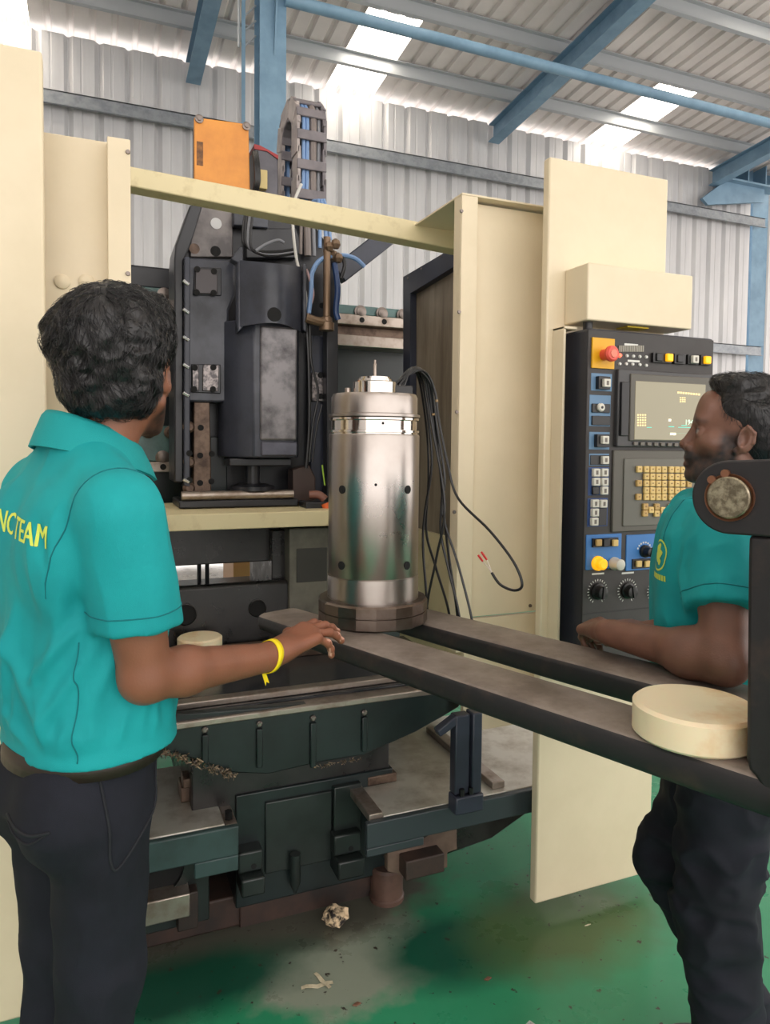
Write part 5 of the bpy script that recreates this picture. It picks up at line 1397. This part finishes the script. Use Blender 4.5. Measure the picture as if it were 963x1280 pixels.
def add_clothes_wrinkle(P, N, amp, freq, stretch, seed, gain=None):
    q = P*np.array(stretch)*freq+seed; n = vnoise(q)*.65+vnoise(q*2.1+5)*.35; r = (1-np.abs(2*n-1))**2
    d = amp*(r-.45)
    if gain is not None: d = d*gain
    return P+N*d[:, None]
def bump_line(P, a, b, w, h):
    """raised fold along a segment"""
    a = np.array(a); b = np.array(b); ba = b-a; t = np.clip(((P-a)@ba)/(ba@ba), 0, 1); d = np.linalg.norm(P-a-t[:, None]*ba, axis=1)
    return h*np.exp(-(d/w)**2)*np.sin(np.pi*np.clip(t*.9+.05, 0, 1))

def legs(f, hips, kneeL, footL, kneeR, footR, zt, rt=.088, rk=.066, ra=.056):
    f.sect(hips, 2.2)
    for (k_, a_, sx) in ((kneeL, footL, -1), (kneeR, footR, 1)):
        h_ = np.array([sx*.085, hips[0][2], hips[0][0]-.02]); k_ = np.array(k_); a_ = np.array(a_)
        f.cap(h_, k_, rt, rk, .03); f.cap(k_, a_, rk, ra, .02); f.ell(k_+np.array([0, .008, 0]), (rk*1.0, rk*1.02, .09), k=.03)
def shoe(parent, a, yaw=0.0):
    f = Field((a[0]-.1, a[1]-.16, -.02), (a[0]+.1, a[1]+.24, .14), .006)
    f.ell((a[0], a[1]+.12, .035), (.046, .095, .034), k=.02); f.ell((a[0], a[1]-.01, .04), (.036, .055, .04), k=.02); f.cap((a[0], a[1], .05), (a[0], a[1]-.005, .1), .045, .042, .02)
    f.halfspace((0, 0, .012), (0, 0, -1), (a[0]-.1, a[1]-.16, -.02), (a[0]+.1, a[1]+.24, .03))
    P, F = f.mesh(); o = np_mesh('shoe', P, F, SHOE, parent)
    mb = MB(); pts = [(a[0]+.047*math.cos(t)*(1 if math.sin(t) > 0 else .85), a[1]+(.08+.135*math.sin(t) if True else 0), 0.0) for t in np.linspace(0, 2*math.pi, 20, endpoint=False)]
    mb.prism(pts, (0, 0, .013)); me = bpy.data.meshes.new('sole'); me.from_pydata(mb.v, [], mb.f); me.materials.append(SOCK); s_ = bpy.data.objects.new('sole', me); COL.objects.link(s_); s_.parent = o

# ================================================================= man with his hand on the fork
FA = (.90, .43); OA = Vector((-.014, 1.444, 0)); LA = to_local(OA, FA)
S = LA(at(152, 646, d=1.185)); E = LA(at(182, 846, d=1.24)); W_ = LA(at(334, 822, z=1.014))
SL_ = np.array([-.185, -.0, 1.345]); EL = np.array([-.225, -.01, 1.06]); WL = np.array([-.215, .10, .85])
HC = np.array([.016, .072, 1.582]); HRA = hrot(math.radians(-40), math.radians(5)); HS = 1.05
SK_A = lin((136, 88, 66))
pieces = []
f = Field((-.16, -.17, 1.28), (.16, .24, 1.75), .0032)
head(f, HC, HRA, HS)
f.cap((0, .012, 1.36), HC+HRA@np.array([0, -.03, -.05]), .062, .056, .025); f.ell((0, 0, 1.36), (.13, .075, .08), k=.03)
pieces.append(f.mesh())
f = Field((min(S[0], E[0], W_[0])-.16, min(S[1], E[1])-.1, .88), (max(S[0], E[0])+.12, W_[1]+.26, 1.44), .0035)
arm(f, S, E, W_, ru=.051, re=.043, rw=.0295)
hdir = LA(at(392, 790, z=1.045))-W_; hdir = hdir/np.linalg.norm(hdir)*.1; upv = LA(OA+Vector((-.30, -.28, .9)))
TIPA = hand(f, W_+hdir*.2, hdir, upv, -1, [(.22, .42, .2), (.24, .42, .2), (.34, .40, .25), (.70, .5, .4)], scale=1.1, splay=1.2)
pieces.append(f.mesh())
f = Field((-.36, -.14, .62), (-.1, .26, 1.46), .0045)
arm(f, SL_, EL, WL); hand(f, WL, (0, .12, -.99), (-1, 0, 0), 1, [(.3, .4, .3)]*4)
pieces.append(f.mesh())
f = Field((-.24, -.2, .06), (.24, .2, 1.42), .009)
TS = [(.86, 0, -.01, .150, .105), (.98, 0, 0, .146, .1), (1.1, 0, 0, .15, .1), (1.25, 0, 0, .165, .1), (1.34, 0, 0, .15, .085), (1.40, 0, 0, .09, .06)]
f.sect(TS); legs(f, [(.80, 0, -.01, .15, .105), (.95, 0, -.01, .145, .1)], (-.06, -.015, .48), (-.055, -.06, .09), (.065, -.005, .48), (.06, -.05, .09), .9, .062, .042, .034)
f.cap((-.15, 0, 1.34), (.15, 0, 1.34), .05, k=.03)
pieces.append(f.mesh())
def join(ps):
    P = np.concatenate([p for p, _ in ps]); off = 0; Fs = []
    for p, q in ps: Fs.append(q+off); off += len(p)
    return P, np.concatenate(Fs)
P, F = join(pieces)
col = head_color(P, HC, HRA, HS, SK_A, beard=.9)
kn = (P[:, 0]+P[:, 1] > -9) & (P[:, 1] > W_[1]-.02) & (P[:, 2] < 1.2)
col[kn] *= (.92+.12*vnoise(P[kn]*60))[:, None]*np.array([1.02, .95, .92])
for (tp, R_, r0) in TIPA:                                     # nails
    q = (P-tp)@R_; m = (np.abs(q[:, 0]) < r0*.65) & (q[:, 2] > r0*.25) & (np.abs(q[:, 1]) < .008); col[m] = lin((208, 160, 140))
manA = np_mesh('person', P, F, SKINM, None, col); place(manA, OA, FA)
tag(manA, 'man in lettered teal polo seen from behind, yellow wristband, hand on the fork', 'person')
# shirt
f = Field((-.36, -.22, .82), (.36, .24, 1.53), .005)
f.sect([(.898, 0, .010, .176, .142), (.925, 0, .010, .172, .140), (.98, 0, .010, .163, .133), (1.05, 0, .004, .158, .124), (1.15, 0, -.002, .164, .122), (1.25, 0, -.006, .172, .122), (1.32, 0, -.006, .172, .114), (1.38, 0, -.002, .14, .096), (1.43, 0, .006, .086, .072), (1.475, 0, .014, .062, .06)], 2.4)
f.cap((.03, -.01, 1.425), S+np.array([-.02, 0, .022]), .05, .06, .03); f.cap((-.03, -.01, 1.425), SL_+np.array([.02, 0, .022]), .05, .06, .03)
f.ell((.085, -.085, 1.27), (.075, .045, .10), k=.04); f.ell((-.085, -.085, 1.27), (.075, .045, .10), k=.04)
SE = S+(E-S)*.66; f2 = []
SLE = SL_+(EL-SL_)*.62; ax_ = (E-S)/np.linalg.norm(E-S); ax2 = (EL-SL_)/np.linalg.norm(EL-SL_)
f.capcut(S, SE+(E-S)*.3, .071, .073, SE, ax_+np.array([0, -.12, 0]), .022)
f.capcut(SL_, SLE+(EL-SL_)*.3, .072, .071, SLE, ax2, .022)
P, F = f.mesh(); P = relax(P, F, 2); N = normals(P, F)
tors = np.clip((1.30-P[:, 2])/.2, 0, 1)
P = add_clothes_wrinkle(P, N, .019, 8., (1.7, 1.7, .5), 3.3, (.3+.9*tors*np.clip((.2-P[:, 0])/.05, .3, 1))*np.clip((P[:, 2]-.925)/.03, 0, 1)); 
dd = np.zeros(len(P))
for (a, b, w_, h_) in (((.05, -.14, 1.24), (.10, -.13, .98), .014, .012), ((.13, -.10, 1.2), (.09, -.12, .95), .012, .010), ((-.03, -.14, 1.15), (.12, -.10, .93), .013, .012), ((-.1, -.14, 1.08), (.14, -.06, .905), .012, .010),
                      ((.16, -.02, 1.1), (.15, .08, .9), .012, .008), ((.15, -.07, 1.16), (.06, -.13, 1.03), .011, .017), ((.155, -.05, 1.12), (.09, -.12, .96), .011, .019), ((.16, -.02, 1.10), (.12, -.10, .90), .011, .018), ((.02, -.13, 1.18), (-.03, -.13, .92), .012, .015), ((.16, .03, 1.06), (.155, .02, .90), .011, .014), ((.07, -.12, 1.0), (.15, -.05, .905), .010, .016), ((-.02, -.13, .98), (.10, -.11, .895), .010, .014), ((.155, .0, 1.14), (.14, .10, 1.0), .012, .014), ((.10, -.12, 1.33), (.135, -.12, 1.24), .012, -.012), ((.135, -.1, 1.28), (.15, -.07, 1.14), .016, -.016)): dd += bump_line(P, a, b, w_, h_)
P = P+N*(dd*np.clip((P[:, 2]-.92)/.03, 0, 1))[:, None]; P = relax(P, F, 1, .4)
# sleeve creases
shirtA = np_mesh('polo_shirt', P, F, TEALS, manA); treeA = BVHTree.FromPolygons([tuple(p) for p in P], [tuple(q) for q in F])
collar(shirtA, (0, .020, 1.452), .068, .074, .052, .058, .32)
sr = ring_on(treeA, S+np.array([-.03, 0, -.02]), Vector((1, -.1, -.25)), (0, 0, 1), .0006, 44, rcap=.155)
tube_np(sr, .0013, 'armhole_seam', SEAM, shirtA, closed=True)
sr = ring_on(treeA, SE-ax_*.030, ax_+np.array([0, -.12, 0]), (0, 1, 0), .0004, 40, rcap=.092); tube_np(sr, .0012, 'sleeve_hem', SEAM, shirtA, closed=True)
sd = []
for i in range(30):
    z = 1.12-.205*i/29; h = treeA.ray_cast(Vector((.145, -.4, z)), Vector((0, 1, 0)), 1.0)
    if h[0] is not None: sd.append(h[0]+h[1]*.0006)
if len(sd) > 4: tube_np(sd, .0012, 'side_seam', SEAM, shirtA)
def print_on(parent, tree, body, size, o, xdir, zdir, ydir, name, m=PRINT, xs=.78):
    vs, fs = flat_text(body, size); n0 = len(vs); vs = vs+[v+Vector((.0016, .0006, 0)) for v in vs]+[v+Vector((-.0012, .0003, 0)) for v in vs]; fs = fs+[tuple(i+n0 for i in q) for q in fs]+[tuple(i+2*n0 for i in q) for q in fs]; X_, Z_ = Vector(xdir).normalized(), Vector(zdir).normalized(); D_ = Vector(ydir).normalized()
    w_ = [Vector(o)+X_*v.x*xs+Z_*v.y for v in vs]; pr = project_mesh(w_, tree, D_); keep = {i: j for j, i in enumerate([i for i, p in enumerate(pr) if p])}
    F2 = [tuple(keep[i] for i in f_) for f_ in fs if all(i in keep for i in f_)]; V2 = [p for p in pr if p]
    if F2: return np_mesh(name, np.array(V2), np.array(F2), m, parent)
print_on(shirtA, treeA, 'ACNC TEAM', .053, (.150, -.16, 1.280), (.93, .36, -.10), (0, 0, 1), (-.36, .93, 0), 'back_lettering')
# trousers and belt
HIPA = [(.80, 0, -.012, .154, .126), (.86, 0, -.008, .156, .124), (.96, 0, 0, .150, .118)]
f = Field((-.26, -.22, .04), (.26, .24, 1.0), .0065)
legs(f, HIPA, (-.06, -.015, .48), (-.055, -.06, .06), (.065, -.005, .48), (.06, -.05, .06), .92, .09, .069, .061)
f.ell((.07, -.075, .80), (.085, .07, .09), k=.04); f.ell((-.07, -.075, .80), (.085, .07, .09), k=.04)
f.halfspace((0, 0, .05), (0, 0, -1), (-.26, -.22, .0), (.26, .24, .08)); f.halfspace((0, 0, .94), (0, 0, 1), (-.26, -.22, .92), (.26, .24, 1.02))
P, F = f.mesh(); P = relax(P, F, 2); N = normals(P, F); P = add_clothes_wrinkle(P, N, .011, 8., (1.3, 1.3, .8), 9.1, np.clip((.80-P[:, 2])/.06, .15, 1))
trA = np_mesh('trousers', P, F, TROU, manA); tt = BVHTree.FromPolygons([tuple(p) for p in P], [tuple(q) for q in F])
th = np.linspace(0, 2*math.pi, 48, endpoint=False)
el = lambda z, rx, ry, cy: [(rx*math.cos(t), cy+ry*math.sin(t), z) for t in th]
band('belt', el(.878, .166, .134, .0), el(.912, .164, .132, .002), .004, LEATH, manA)
def line_on(tree, pts, d, r, name, m, parent, off=.001):
    out = []
    for p in smooth_path(pts, 6):
        h = tree.ray_cast(Vector(p)-Vector(d)*.5, Vector(d), 1.0)
        if h[0] is not None: out.append(h[0]+h[1]*off)
    if len(out) > 2: return tube_np(out, r, name, m, parent)
PKT = mat('pocket edge', (24, 26, 33), .85)
line_on(tt, [(.02, -.4, 0.810), (.06, -.4, 0.803), (.10, -.4, 0.800), (.135, -.4, 0.810)], (0, 1, 0), .0028, 'pocket_welt', PKT, trA)
line_on(tt, [(.02, -.4, 0.797), (.06, -.4, 0.787), (.10, -.4, 0.785), (.135, -.4, 0.810)], (0, 1, 0), .0018, 'pocket_welt', PKT, trA)
line_on(tt, [(.6, -.045, .88), (.6, -.04, .80), (.6, -.03, .72), (.6, .02, .765), (.6, .065, .80), (.6, .085, .89)], (-1, 0, 0), .0026, 'side_pocket', PKT, trA)
for a in ((-.055, -.06), (.06, -.05)): shoe(manA, a)
# wristband of folded yellow ribbon
wp = W_+hdir*.06; Rw = rot_cols(W_-E, upv); n = 36
rb, rt_ = [], []
tb_ = BVHTree.FromPolygons([tuple(v) for v in pieces[1][0]], [tuple(q) for q in pieces[1][1]])
V_ = []
for i in range(n):
    a = 2*math.pi*i/n; d = Rw@np.array([math.cos(a), 0, math.sin(a)])
    for s_ in (-.006, .006):
        o_ = wp+Rw@np.array([0, s_+.004*math.sin(a), 0]); h = tb_.ray_cast(Vector(o_+d*.09), Vector(-d), .12)
        r_ = (np.array(h[0]) if h[0] is not None else o_+d*.031)
        V_ += [r_+d*.0008, r_+d*.0022]
V_ = np.array(V_); F_ = []
for i in range(n):
    a, b = 4*i, 4*((i+1) % n); F_ += [(a, b, b+2, a+2), (a+1, a+3, b+3, b+1), (a, a+1, b+1, b), (a+2, b+2, b+3, a+3)]
YELB = mat('yellow ribbon', (250, 222, 20), .55)
wb_ = np_mesh('wristband', V_, np.array(F_), YELB, manA)
e0 = np.array(V_[4*(3*n//4)+1])
tl = MB(); d1 = Vector(LA(OA+Vector((.25, .0, -1)))).normalized(); d2 = Vector(Rw[:, 1]); p0 = Vector(e0)+Vector((0, 0, .003))
tl.prism([p0-d2*.005, p0+d2*.006, p0+d2*.006+d1*.026+d2*.002, p0+d2*.001+d1*.022, p0-d2*.005+d1*.030+d2*.002], Vector(Rw[:, 0])*.0012)
me = bpy.data.meshes.new('ribbon_tail'); me.from_pydata(tl.v, [], tl.f); me.materials.append(YELB); rt2 = bpy.data.objects.new('ribbon_tail', me); COL.objects.link(rt2); rt2.parent = wb_
# hair
f = Field((-.2, -.22, 1.42), (.2, .22, 1.80), .0042)
G = lambda x, y, z: HC+HRA@np.array([x*HS, y*HS, z*HS])
f.ell(G(0, -.024, .066), np.array([.096, .118, .094])*HS, HRA, k=.02); f.ell(G(0, -.055, -.005), np.array([.083, .075, .085])*HS, HRA, k=.03)
f.ell(G(0, .045, .115), np.array([.075, .06, .04])*HS, HRA, k=.03); f.ell(G(-.05, -.075, .06), np.array([.05, .045, .055])*HS, HRA, k=.02)
f.ell(G(0, .1, -.03), np.array([.1, .085, .10])*HS, HRA, k=.012, sub=True)
for sx in (-1, 1): f.ell(G(sx*.095, -.0, -.02), np.array([.03, .036, .052])*HS, HRA, k=.012, sub=True)
f.ell(G(0, -.06, -.115), np.array([.12, .12, .045])*HS, HRA, k=.012, sub=True)
P, F = f.mesh(); P = relax(P, F, 2); N = normals(P, F)
q = P*26; tf = vnoise(q+vnoise(q*.5)[:, None]*2)*.6+vnoise(q*2.3)*.4; P = P+N*(.013*((1-np.abs(2*tf-1))-.6))[:, None]
q = P*90*np.array([1, 1, .5]); P = P+N*(.004*(vnoise(q)-.5))[:, None]
hairA = np_mesh('hair', P, F, HAIRM, manA); N = normals(P, F)
hl = (P-HC)@HRA/HS
cr = np.array(G(.01, -.07, .13))
def flowA(p):
    d = p-cr; q = np.array([math.sin(p[2]*60+p[0]*30), math.cos(p[0]*55+p[1]*40), math.sin(p[1]*60)])*.55; return d/(np.linalg.norm(d)+1e-6)+np.array([0, .1, -.45])+q
make_strands(P, N, hl[:, 2] > -.07, 2600, .055, flowA, .0075, .00075, 5, hairA)

# ================================================================= man leaning on the far fork
FB = (-.766, .64); hb0 = at(896, 1000, d=1.60); OB = Vector((hb0.x, hb0.y, 0)); LB = to_local(OB, FB)
S = LB(at(908, 668, d=1.46)); E = LB(at(906, 826, z=1.052)); W_ = LB(at(768, 792, z=1.044))
SR = S.copy(); SR[0] = -S[0]+.06; SR[1] += .02
HCw = at(922, 549, d=1.62); HC = LB(HCw); HRB = hrot(math.radians(5), math.radians(9)); HS = .985
SK_B = lin((120, 83, 68))
nb = np.array([0.01, HC[1]-.045, HC[2]-.155])                       # base of the neck
pieces = []
f = Field((HC[0]-.16, HC[1]-.20, HC[2]-.3), (HC[0]+.16, HC[1]+.18, HC[2]+.17), .003)
head(f, HC, HRB, HS); f.cap(nb+np.array([0, -.01, -.06]), HC+HRB@np.array([0, -.03, -.05]), .062, .056, .025)
pieces.append(f.mesh())
f = Field(np.minimum(np.minimum(S, E), W_)-.14, np.maximum(np.maximum(S, E), W_)+np.array([.14, .16, .12]), .0035)
arm(f, S, E, W_, ru=.050, re=.044, rw=.031, fat=1.0)
f.ell(E+(W_-E)*.25, (.046, .06, .043), k=.03)
hdB = LB(OB+Vector((.30, .80, .02))); hdB[2] = -.12
handB = hand(f, W_+(W_-E)/np.linalg.norm(W_-E)*.028, hdB, (0, .35, .95), 1, [(.7, .9, .6), (.75, .9, .6), (.8, .9, .6), (.85, .9, .6)], scale=.98, splay=.4)
pieces.append(f.mesh())
ER = np.array([SR[0]+.03, SR[1]-.02, 1.04]); WR = W_*.55+E*.45+np.array([.11, 0, -.005])
f = Field(np.minimum(np.minimum(SR, ER), WR)-.13, np.maximum(np.maximum(SR, ER), WR)+.15, .0045)
arm(f, SR, ER, WR); hand(f, WR, (W_-E)+np.array([-.02, 0, 0]), (0, 0, 1), -1, [(.3, .4, .3)]*4)
pieces.append(f.mesh())
f = Field((-.26, -.22, .05), (.26, .28, 1.32), .009)
cs_ = (S+SR)/2
f.sect([(.80, 0, 0, .14, .1), (.95, 0, .01, .14, .095), (1.1, 0, (cs_[1])*.6, .145, .095), (S[2]-.03, 0, cs_[1], .15, .085), (S[2]+.05, 0, cs_[1]*.9, .08, .055)])
f.cap(SR*.8+S*.2, S*.8+SR*.2, .048, k=.03); f.cap((0, cs_[1], S[2]), nb, .055, k=.03)
legs(f, [(.78, 0, 0, .14, .1), (.9, 0, 0, .14, .095)], (-.085, .005, .44), (-.09, -.045, .09), (.09, .07, .46), (.07, -.12, .09), .9, .062, .044, .036)
pieces.append(f.mesh())
P, F = join(pieces); col = head_color(P, HC, HRB, HS, SK_B, beard=1.05)
nm = (P[:, 2] < 1.2); col[nm] *= (.85+.25*vnoise(P[nm]*45))[:, None]
manB = np_mesh('person', P, F, SKINM, None, col); place(manB, OB, FB)
tag(manB, 'man in teal polo with chest emblem, in profile, forearm resting on the fork', 'person')
# shirt
zsh = S[2]
f = Field((-.33, -.24, .78), (.33, .34, zsh+.2), .005)
f.sect([(.80, 0, .005, .168, .135), (.95, 0, .012, .165, .13), (1.08, 0, cs_[1]*.5+.01, .168, .125), (1.18, 0, cs_[1]*.85+.005, .178, .122), (zsh-.01, 0, cs_[1], .175, .112), (zsh+.04, 0, cs_[1]*1.0, .14, .095), (zsh+.085, nb[0]*.5, (cs_[1]+nb[1])/2+.01, .095, .078), (nb[2]+.02, nb[0], nb[1]+.012, .07, .068)], 2.4)
f.cap((nb[0]-.03, nb[1]-.01, zsh+.07), S+np.array([.02, 0, .02]), .045, .058, .03); f.cap((nb[0]+.03, nb[1]-.01, zsh+.07), SR+np.array([-.02, 0, .02]), .045, .058, .03)
SE = S+(E-S)*.62; ax_ = (E-S)/np.linalg.norm(E-S); f.capcut(S, SE+(E-S)*.3, .070, .074, SE, ax_, .022)
SRE = SR+(ER-SR)*.62; ax3 = (ER-SR)/np.linalg.norm(ER-SR); f.capcut(SR, SRE+(ER-SR)*.3, .068, .072, SRE, ax3, .022)
P, F = f.mesh(); P = relax(P, F, 2); N = normals(P, F)
P = add_clothes_wrinkle(P, N, .010, 9., (1.4, 1.4, .6), 13.3)
dd = np.zeros(len(P))
for (a, b, w_, h_) in ((S+np.array([.01, .075, .03]), S+np.array([.015, .06, -.10]), .014, -.016), (S+np.array([0, .07, -.05]), SE+np.array([.0, .075, .02]), .013, .01), (S+np.array([.03, .09, -.03]), S+np.array([.05, .10, -.15]), .013, .012), (S+np.array([-.06, .0, -.02]), SE+np.array([-.07, .03, .03]), .01, .007)): dd += bump_line(P, a, b, w_, h_)
P = P+N*dd[:, None]; P = relax(P, F, 1, .4)
shirtB = np_mesh('polo_shirt', P, F, TEALS, manB); treeB = BVHTree.FromPolygons([tuple(p) for p in P], [tuple(q) for q in F])
collar(shirtB, (nb[0], nb[1]+.014, nb[2]+.002), .066, .072, .05, .055, .35)
sr = ring_on(treeB, SE-ax_*.026, ax_, (0, 1, 0), .0004, 40, rcap=.092); tube_np(sr, .0012, 'sleeve_hem', SEAM, shirtB, closed=True)
sr = ring_on(treeB, S+np.array([.04, 0, 0]), Vector((1, .05, -.3)), (0, 0, 1), .0006, 44, rcap=.125); tube_np(sr, .0013, 'armhole_seam', SEAM, shirtB, closed=True)
# chest emblem: ring with a leafy figure and a lettered band, printed on the cloth
ec = Vector((-.085, .6, zsh-.055))
def emblem(shapes, name):
    V2 = []; F2 = []
    for poly_ in shapes:
        pr = project_mesh([ec+Vector((-u, 0, v)) for u, v in poly_], treeB, Vector((0, -1, 0)), .0014)
        if all(pr): F2.append(tuple(range(len(V2), len(V2)+len(pr)))); V2 += pr
    if F2:
        me = bpy.data.meshes.new(name); me.from_pydata(V2, [], F2); me.materials.append(PRINT); o = bpy.data.objects.new(name, me); COL.objects.link(o); o.parent = shirtB
rg = [[(r*math.cos(a), r*math.sin(a)) for r, a in ((.030, t), (.034, t), (.034, t+.2), (.030, t+.2))] for t in np.arange(0, 6.28, .1963)]
emblem(rg, 'emblem_ring')
fig = []
for (cx, cy, w_, h_) in ((-.006, .012, .011, .010), (.004, .004, .013, .009), (-.002, -.006, .010, .010), (.006, -.014, .007, .007), (-.010, -.002, .006, .009), (.0, .020, .006, .006)):
    fig.append([(cx+w_*math.cos(t)*(1+.2*math.sin(3*t)), cy+h_*math.sin(t)) for t in np.linspace(0, 2*math.pi, 12, endpoint=False)])
emblem(fig, 'emblem_figure')
bd = [[(-.036+.008*i, -.040), (-.030+.008*i, -.040), (-.030+.008*i, -.052), (-.036+.008*i, -.052)] for i in range(9)]
emblem(bd, 'emblem_lettering')
# trousers
f = Field((-.27, -.26, .04), (.27, .3, .90), .0065)
legs(f, [(.76, 0, -.0, .150, .12), (.82, 0, 0, .156, .125), (.88, 0, 0, .152, .12)], (-.085, .005, .44), (-.09, -.045, .06), (.09, .07, .46), (.07, -.12, .06), .9, .092, .074, .066)
f.ell((-.06, -.075, .76), (.08, .06, .085), k=.04); f.ell((.06, -.075, .76), (.08, .06, .085), k=.04)
f.halfspace((0, 0, .05), (0, 0, -1), (-.26, -.26, .0), (.26, .3, .08)); f.halfspace((0, 0, .865), (0, 0, 1), (-.26, -.22, .85), (.26, .24, .95))
P, F = f.mesh(); P = relax(P, F, 2); N = normals(P, F); kz = np.exp(-((P[:, 2]-.5)/.16)**2)
P = add_clothes_wrinkle(P, N, .016, 8., (1.2, 1.2, 1.7), 29.1, .7+1.1*kz)
trB = np_mesh('trousers', P, F, TROU, manB)
band('belt', el(.83, .160, .130, 0), el(.86, .158, .128, 0), .004, LEATH, manB)
for a in ((-.09, -.045), (.07, -.12)): shoe(manB, a)
# hair: short at the sides, longer and swept over the top
f = Field(HC-np.array([.15, .2, .16]), HC+np.array([.15, .18, .22]), .004)
G = lambda x, y, z: HC+HRB@np.array([x*HS, y*HS, z*HS])
f.ell(G(0, -.030, .062), np.array([.083, .104, .082])*HS, HRB, k=.02); f.ell(G(0, -.055, -.0), np.array([.076, .07, .07])*HS, HRB, k=.03)
f.ell(G(0, .010, .122), np.array([.062, .066, .026])*HS, HRB, k=.02)
f.ell(G(0, .105, .005), np.array([.1, .078, .098])*HS, HRB, k=.01, sub=True)
for sx in (-1, 1): f.ell(G(sx*.095, -.002, -.02), np.array([.032, .032, .05])*HS, HRB, k=.01, sub=True)
f.ell(G(0, -.05, -.11), np.array([.12, .13, .045])*HS, HRB, k=.012, sub=True)
P, F = f.mesh(); P = relax(P, F, 2); N = normals(P, F); hl = (P-HC)@HRB/HS
tp = np.clip((hl[:, 2]-.06)/.05, 0, 1)
q = P*34*np.array([1, .6, 1]); tf = vnoise(q)*.6+vnoise(q*2.3)*.4; P = P+N*((.003+.010*tp)*((1-np.abs(2*tf-1))-.6))[:, None]
hairB = np_mesh('hair', P, F, HAIRM, manB); N = normals(P, F)
fw = HRB@np.array([.25, 1.0, .25])
def flowB(p):
    z = ((p-HC)@HRB)[2]; t = min(1, max(0, (z-.06)/.05)); return fw*t+(1-t)*(HRB@np.array([0, -.35, -.9]))
make_strands(P, N, hl[:, 2] > -.06, 1500, .032, flowB, .006, .0006, 6, hairB, .5)
# ------------------------------------------------------------------ odds and ends on the floor
def crumple(name, c, r, m, label, cat, seed, squash=.6, m2=None):
    rs = np.random.RandomState(seed); bm = bmesh.new(); bmesh.ops.create_icosphere(bm, subdivisions=3, radius=1.0)
    for v in bm.verts:
        p = np.array([v.co]); n = vnoise(p*2.3+seed)[0]*.7+vnoise(p*5+seed)[0]*.5; v.co *= r*(.55+n*.8); v.co.z *= squash
    zmin = min(v.co.z for v in bm.verts)
    me = bpy.data.meshes.new(name); bm.to_mesh(me); bm.free()
    for v in me.vertices: v.co.z -= zmin
    me.materials.append(m); o = bpy.data.objects.new(name, me); COL.objects.link(o); o.location = (c.x, c.y, 0.0); return tag(o, label, cat)
crumple('crumpled_rag', at(420, 1156, z=0), .034, mat('oily beige rag', (222, 196, 160), .8, rgb2=(36, 30, 28), scale=38, lo=.45, hi=.58), 'small crumpled beige rag with black oil on the floor by the machine', 'rag', 4, .75)
p = at(402, 1232, z=0)
SCR_ = mat('pale paper scrap', (214, 204, 176), .8, rgb2=(180, 168, 140), scale=30)
def strip(c, a, L, w_, name, label, bend=.006):
    m_ = MB(); d = Vector((math.cos(a), math.sin(a), 0)); s_ = Vector((-d.y, d.x, 0)); n = 6; vs = []; fs = []
    for i in range(n+1):
        t = i/n; q = c+d*(t-.5)*L; z = .0008+bend*(math.sin(t*9)*.5+.5)
        k_ = w_*(1-.5*abs(t-.5)); 
        for (sx, dz) in ((-1, 0), (1, 0), (1, .0008), (-1, .0008)): vs.append(q+s_*sx*k_+Vector((0, 0, z+dz)))
    for i in range(n):
        for j in range(4): fs.append((4*i+j, 4*i+(j+1) % 4, 4*i+4+(j+1) % 4, 4*i+4+j))
    fs += [(3, 2, 1, 0), (4*n, 4*n+1, 4*n+2, 4*n+3)]
    return tag(MB().add(vs, fs).build(name, SCR_), label, 'paper scrap')
strip(Vector((p.x-.012, p.y, 0)), -.15, .085, .007, 'paper_scrap', 'longer torn pale paper strip lying on the worn floor patch')
strip(Vector((p.x+.005, p.y+.008, .004)), -1.25, .07, .006, 'paper_scrap', 'short torn paper strip crossing the longer one on the floor', .004)
rs = random.Random(5)
for (a, lab) in (((610, 1224), 'small rust-brown chip lying alone on the green floor'), ((446, 1256), 'dark brown chip near the torn paper strips'), ((735, 1157), 'thin white sliver on the floor under the cream panel')):
    q = at(*a, z=0)
    m_ = MB(); L = .012; w_ = .006 if a[0] != 735 else .002
    m_.prism([(q.x-L, q.y, 0), (q.x-L*.2, q.y-w_, 0), (q.x+L, q.y-w_*.3, 0), (q.x+L*.3, q.y+w_, 0)], (0, 0, .004)); o = m_.build('metal_chip', mat('brown chip', (120, 84, 66), .6) if a[0] != 735 else SCR_, bev=.001); tag(o, lab, 'chip')
# corner of a square tube standing on the floor at the lower edge of the view
q = at(657, 1283, z=.0); h = .06
q = at(657, 1276, z=h)
ang = math.radians(45)-YAW; R_ = .028
m_ = MB(); o0 = []; i0 = []
for k in range(4):
    a = -YAW+k*math.pi/2+math.pi/2; o0.append((q.x+R_*math.cos(a)+.0, q.y+R_*math.sin(a)-R_)); i0.append((q.x+(R_-.005)*math.cos(a), q.y+(R_-.005)*math.sin(a)-R_))
vs = [(*p_, z) for z in (0, h) for p_ in o0]+[(*p_, z) for z in (0, h) for p_ in i0]; fs = []
for k in range(4):
    j = (k+1) % 4; fs += [(k, j, j+4, k+4), (k+8, k+12, j+12, j+8), (k+4, j+4, j+12, k+12), (k, k+8, j+8, j)]
st_ = MB().add(vs, fs).build('square_tube', mat('pale aluminium', (206, 208, 206), .35, metal=.5)); tag(st_, 'short open-ended pale square tube standing on the green floor', 'tube')
